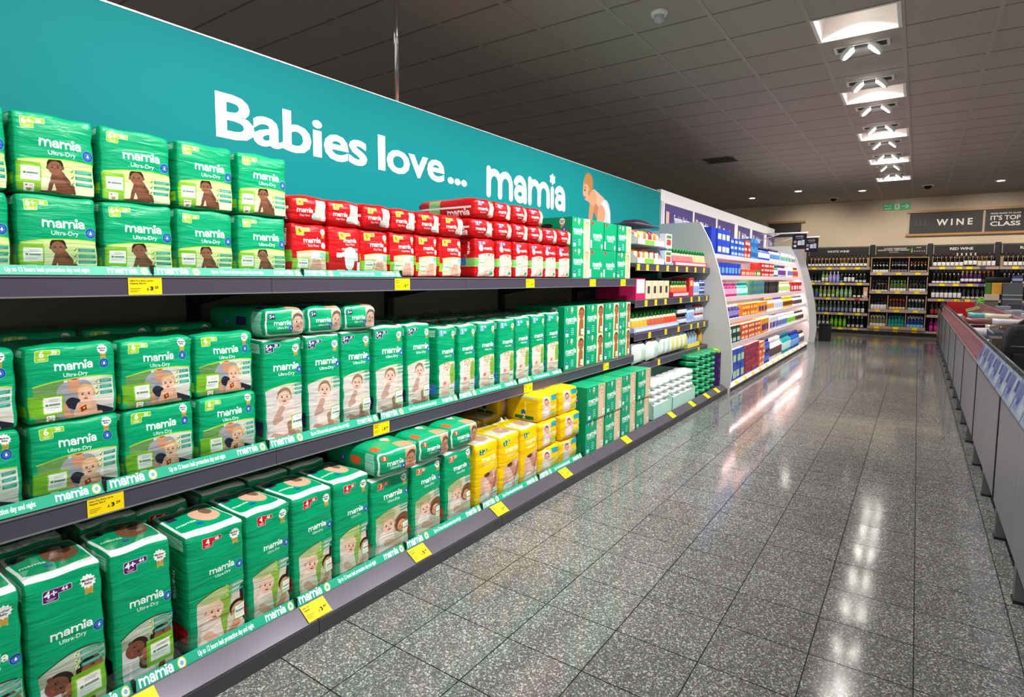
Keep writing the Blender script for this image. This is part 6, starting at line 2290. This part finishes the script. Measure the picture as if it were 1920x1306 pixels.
for k in range(len(seam) - 1):
    a, b = seam[k], seam[k + 1]
    L = b - a
    t = empty('display_table', (XC, a, 0), 0, 'stainless steel middle-aisle table on black-footed legs, %s from the camera' % ORD[k], 'table', 'steel tables on the right of the aisle')
    for q in range(2):
        MB().box(0, .022 + q * (L - .03) / 2, .148, .012, .022 + (q + 1) * (L - .03) / 2 - .006, .705).build('side_panel', STEEL, t, bevel=.002)
        MB().box(1.2, .022 + q * (L - .03) / 2, .148, 1.212, .022 + (q + 1) * (L - .03) / 2 - .006, .705).build('side_panel', STEEL, t)
    MB().box(.013, .01, .64, 1.199, L - .01, .66).build('table_top', STEEL, t)
    for q in range(2):
        for x in (.0, 1.12):
            g = MB().box(x, .585 + q * .715 - .055, .012, x + .055, .585 + q * .715, .148 if x < .5 else .64).build('leg', GREYM, t)
            MB().box(x - .004, .585 + q * .715 - .06, 0, x + .06, .585 + q * .715 + .004, .012).build('foot', BLK, g)
    MB().box(-.004, -.008, .15, .014, .014, .71).build('corner_post', BLK, t)
    MB().tube([(.0, .01, .71), (.0, L - .01, .71)], .006, 6).build('lower_wire', GREYM, t)
    MB().tube([(.045, .01, .87), (.045, L - .01, .87)], .006, 6).build('upper_wire', GREYM, t)
    m = MB()
    for q in range(24): m.tube([(.048, .03 + q * (L - .06) / 23, .66), (.048, .03 + q * (L - .06) / 23, .87)], .0025, 4)
    tag(m.build('basket_wires', GREYM, t), kind='stuff')
# ticket holders clipped along the near edge
HM = {}
yy = 2.5
n = 0
while yy < 15.1:
    w = .30 if yy < 5.2 else .34
    blue = yy < 5.0
    key = (w, blue)
    if key not in HM:
        m = MB()
        m.face([(-.012, 0, .718), (-.012, w, .718), (.028, w, .86), (.028, 0, .86)][::-1], 0, [(1, 0), (0, 0), (0, 1), (1, 1)][::-1])
        for f in (m.uv,): f[-1] = [(0, 1), (1, 1), (1, 0), (0, 0)]
        h = MB()
        h.prism([(-.016, .711), (-.013, .711), (.031, .867), (.028, .867)], 'y', -.004, w + .004)
        HM[key] = (m.mesh('ticket_print', CB if blue else CRD), h.mesh('clear_holder', CLR2))
    t = empty('ticket_holder', (XC, yy, 0), 0, '%s price card in a clear holder along the table edge, %s from the camera' % ('blue' if blue else 'red', ORD[n] if n < 30 else 'last'), 'price card', 'price cards along the steel tables')
    link('ticket_print', HM[key][0], t, (-.001, 0, 0))
    link('clear_holder', HM[key][1], t)
    yy += w + .012
    n += 1
    if n >= 30: break
# raised middle shelf
t = empty('riser_shelf', (.90, 7.2, .661), 0, 'raised wire shelf with red price cards down the middle of the steel tables', 'shelf')
MB().box(0, 0, .13, .55, 6.9, .145).build('riser_board', GREYM, t)
for q in range(6):
    MB().box(.02, .05 + q * 1.34, 0, .05, .08 + q * 1.34, .13).build('riser_leg', GREYM, t)
    MB().box(.48, .05 + q * 1.34, 0, .51, .08 + q * 1.34, .13).build('riser_leg', GREYM, t)
for q in range(16):
    m = MB()
    y0 = q * .43
    m.face([(-.012, y0, .13), (-.012, y0 + .41, .13), (.012, y0 + .41, .255), (.012, y0, .255)][::-1], 0, [(0, 1), (1, 1), (1, 0), (0, 0)])
    m.build('price_card', CRD, t)
    m = MB().prism([(-.016, .125), (-.013, .125), (.015, .26), (.012, .26)], 'y', y0 - .004, y0 + .414)
    m.build('clear_holder', CLR2, t)

# ---------------------------------------------------------------- goods on the tables
TZ = .661
t = empty('storage_case', (.60, 12.2, TZ), 0, 'bright red case standing upright on the far steel table', 'case')
MB().box(-.18, -.05, 0, .18, .05, .29).build('case_body', mat('case_red', (190, 14, 20), .4), t, bevel=.015)
MB().box(-.03, -.056, .02, .05, -.05, .06).build('case_tag', mat('tag_cream', (240, 205, 180), .5), t)
MB().tube([(-.05, 0, .285), (-.05, 0, .315), (.05, 0, .315), (.05, 0, .285)], .006, 6).build('handle', BLK, t)


def slab(name, x, y, z, w, d, h, col, label, cat, rot=(0, 0, 0), band=None, bandcol=(240, 235, 220)):
    t = empty(name, (x, y, z), 0, label, cat)
    t.rotation_euler = rot
    MB().box(-w / 2, -d / 2, 0, w / 2, d / 2, h).build('box_body', mat('slab_%d_%d_%d' % col, col, .5), t, bevel=.004)
    if band: MB().box(-w / 2 - .001, -d / 2 - .001, h * band[0], w / 2 + .001, d / 2 + .001, h * band[1]).build('box_band', mat('slab_%d_%d_%d' % bandcol, bandcol, .5), t)
    return t


slab('gift_box', .76, 11.0, TZ + .03, .16, .2, .22, (150, 132, 84), 'olive-beige box leaning right beside the red case', 'box', (0, -.35, 0), (.86, .96), (226, 208, 160))
slab('gift_box', .84, 10.6, TZ, .10, .2, .20, (142, 126, 80), 'smaller olive-beige box in front of the leaning one', 'box', (0, 0, 0), (.86, .96), (226, 208, 160))
slab('shoe_box', .565, 6.0, TZ, .125, .24, .19, (92, 84, 76), 'taupe grey box standing beside the black bag', 'box')
t = slab('shoe_box', .462, 6.15, TZ, .065, .2, .155, (232, 232, 234), 'small white box with a dark letter beside the taupe box', 'box')
v, tr = text_tris('n', .03)
mb = MB(); mb.v = [(p[0] * .06 - .0 + .0, -.1012, .05 + p[1] * .07) for p in v]
for q in tr: mb.f.append(tuple(int(k) for k in q)); mb.m.append(0); mb.uv.append(None); mb.sm.append(False)
mb.build('box_lettering', BLK, t)


def satchel(x, y, z, w, d, h, label, handle=True):
    t = empty('bag', (x, y, z), 0, label, 'bag')
    m = MB()
    n = 10
    pts = [(-w / 2, 0), (w / 2, 0), (w / 2 * 1.04, h * .3), (w / 2 * .98, h * .8), (w / 2 * .8, h), (-w / 2 * .8, h), (-w / 2 * .98, h * .8), (-w / 2 * 1.04, h * .3)]
    m.prism(pts, 'y', -d / 2, d / 2)
    fab = mat('black_fabric', (16, 17, 19), .7, bump=(60, .3))
    m.build('bag_body', fab, t, bevel=.03)
    MB().box(-w * .36, -d / 2 - .022, h * .12, w * .36, -d / 2, h * .5).build('front_pocket', fab, t, bevel=.012)
    MB().tube([(-w * .4, -d / 2 - .004, h * .62), (w * .4, -d / 2 - .004, h * .62)], .004, 5).build('zip', GREYM, t)
    if handle: MB().tube([(-w * .25, 0, h * .98)] + [(-w * .25 + w * .5 * i / 8, 0, h * (.98 + .14 * math.sin(PI * i / 8))) for i in range(1, 8)] + [(w * .25, 0, h * .98)], .012, 6).build('handle', fab, t)


satchel(.62, 4.95, TZ, .28, .24, .36, 'large black bag with top handle on the steel table at the right edge')
satchel(.60, 3.9, TZ, .22, .26, .26, 'smaller black bag, nearest on the steel tables at the right edge')
satchel(.80, 5.7, TZ, .26, .2, .42, 'tall black bag behind the large one at the right edge')
t = empty('shoe', (.525, 4.62, TZ), .6, 'dark shoe with teal panel in front of the black bag', 'shoe')
m = MB()
m.prism([(-.13, .02), (.13, .02), (.14, .05), (.05, .075), (-.02, .12), (-.11, .13), (-.14, .06)], 'y', -.042, .042)
m.build('upper', mat('shoe_dark', (26, 32, 34), .6), t, bevel=.015)
MB().box(-.14, -.045, 0, .14, .045, .022).build('sole', mat('shoe_sole', (40, 44, 44), .6), t, bevel=.006)
MB().box(-.06, -.044, .035, .03, .044, .07).build('side_panel', mat('shoe_teal', (60, 180, 160), .5), t)
tz = [((230, 120, 30), 'orange'), (W_, 'white'), ((120, 190, 200), 'pale teal'), ((150, 70, 80), 'dusty red'), ((226, 214, 190), 'cream'), ((150, 120, 90), 'brown'), ((236, 226, 236), 'pale pink'), ((80, 90, 100), 'slate'), ((190, 150, 90), 'tan'), ((60, 60, 80), 'navy')]
k = 0
spots = [(.50, 9.3, .19), (.66, 9.2, .27), (.80, 8.9, .28), (.58, 8.5, .22), (.74, 8.3, .25), (.82, 8.0, .26), (.54, 7.8, .24), (.70, 7.6, .24), (.80, 7.2, .22), (.52, 7.2, .2), (.66, 6.8, .22), (.52, 6.6, .2), (.78, 6.5, .2),
         (.5, 10.0, .18), (.68, 10.1, .22), (.5, 10.7, .2), (.5, 11.4, .2), (.62, 13.0, .2), (.5, 13.6, .2), (.72, 13.9, .2), (.55, 14.5, .2), (.5, 5.5, .16), (.5, 3.3, .14), (.7, 3.0, .15), (.55, 2.7, .14)]
for i, (x, y, h) in enumerate(spots):
    col, cn = tz[i % 10]
    goods('textile_pack', 'pillow', x, y, TZ, '%s folded textile pack on the steel tables, %s of its colour from the camera' % (cn, ORD[[q for q in range(len(spots)) if q % 10 == i % 10 and spots[q][1] < y].__len__()]), 'textile pack', 'textile packs on the steel tables',
          rot=(0, 0, -PI / 2 + jit(.5)), w=.20, h=h * .62, d=.14, col=col, lab=tuple(max(0, c - 25) for c in col), nm='textile_pack')
for i, (x, y, z0, col, cn) in enumerate(((.66, 9.1, .875, (120, 200, 205), 'pale teal'), (.80, 8.8, .88, (232, 222, 200), 'ivory'), (.60, 8.45, .84, (160, 90, 90), 'rose'), (.74, 8.25, .86, (140, 112, 84), 'mocha'), (.80, 7.95, .868, (232, 224, 232), 'lilac white'))):
    goods('towel', 'pillow', x, y, z0 - .035, '%s rolled towel lying on the textile packs of the steel table' % cn, 'towel', 'towels on the textile packs', rot=(0, 0, -PI / 2 + jit(.4)), w=.26, h=.07, d=.12, col=col, lab=tuple(max(0, c - 15) for c in col), nm='towel')
# on the raised shelf
RZT = .807
slab('archive_box', 1.275, 12.5, RZT, .25, .2, .235, (88, 88, 92), 'dark grey box on the raised shelf, lower of two stacked', 'box', band=(.8, .86), bandcol=(190, 190, 194))
slab('archive_box', 1.275, 12.5, RZT + .236, .25, .2, .225, (94, 94, 98), 'dark grey box on the raised shelf, upper of two stacked', 'box', band=(.1, .16), bandcol=(190, 190, 194))
slab('craft_box', 1.02, 12.5, RZT, .17, .2, .17, (120, 112, 100), 'drab box under the cream box on the raised shelf', 'box')
slab('craft_box', 1.02, 12.48, RZT + .171, .18, .2, .10, (216, 196, 170), 'cream box on the raised shelf under the green packet', 'box')
slab('seed_packet', .965, 12.5, RZT + .272, .07, .12, .19, (70, 130, 40), 'green packet on the cream box of the raised shelf', 'packet')
slab('seed_packet', 1.075, 12.5, RZT + .272, .13, .12, .19, (222, 166, 40), 'amber packet beside the green one on the raised shelf', 'packet')
o = MB().tube([(.93, 12.5, RZT + .51), (1.25, 12.5, RZT + .51)], .047, 16).build('fabric_roll', mat('roll_black', (22, 22, 24), .8))
tag(o, 'black fabric roll lying over the amber packet on the raised shelf', 'fabric roll')
slab('tool_box', 1.33, 12.5, RZT + .462, .12, .16, .12, (60, 66, 120), 'blue box on top of the dark grey boxes', 'box', band=(.3, .6), bandcol=(190, 196, 220))
t = empty('garden_hose', (1.0, 13.4, RZT), 0, 'bright green coiled hose on the raised shelf', 'hose')
for q in range(4): MB().tube([((.1 - q * .01) * math.cos(a), (.1 - q * .01) * math.sin(a) * .7, .02 + q * .045 + .02 * math.sin(2 * a + q)) for a in [2 * PI * i / 20 for i in range(21)]], .02, 6).build('coil', mat('hose_green', (120, 220, 40), .4), t)
for i, (x, y, w, h, col, cn) in enumerate(((1.2, 11.2, .2, .16, (70, 74, 90), 'slate'), (1.0, 10.6, .16, .14, (150, 158, 170), 'silver'), (1.25, 10.2, .18, .18, (60, 66, 110), 'dark blue'), (1.05, 9.6, .2, .12, (170, 170, 180), 'light grey'), (1.25, 9.0, .2, .16, (90, 120, 160), 'steel blue'), (1.05, 8.4, .2, .14, (206, 190, 200), 'pale rose'), (1.1, 7.7, .2, .14, (60, 62, 70), 'charcoal'))):
    slab('craft_box', x, y, RZT, w, .2, h, col, '%s box on the raised shelf of the steel tables' % cn, 'box', (0, 0, jit(.4)), (.3, .5), (215, 215, 222))
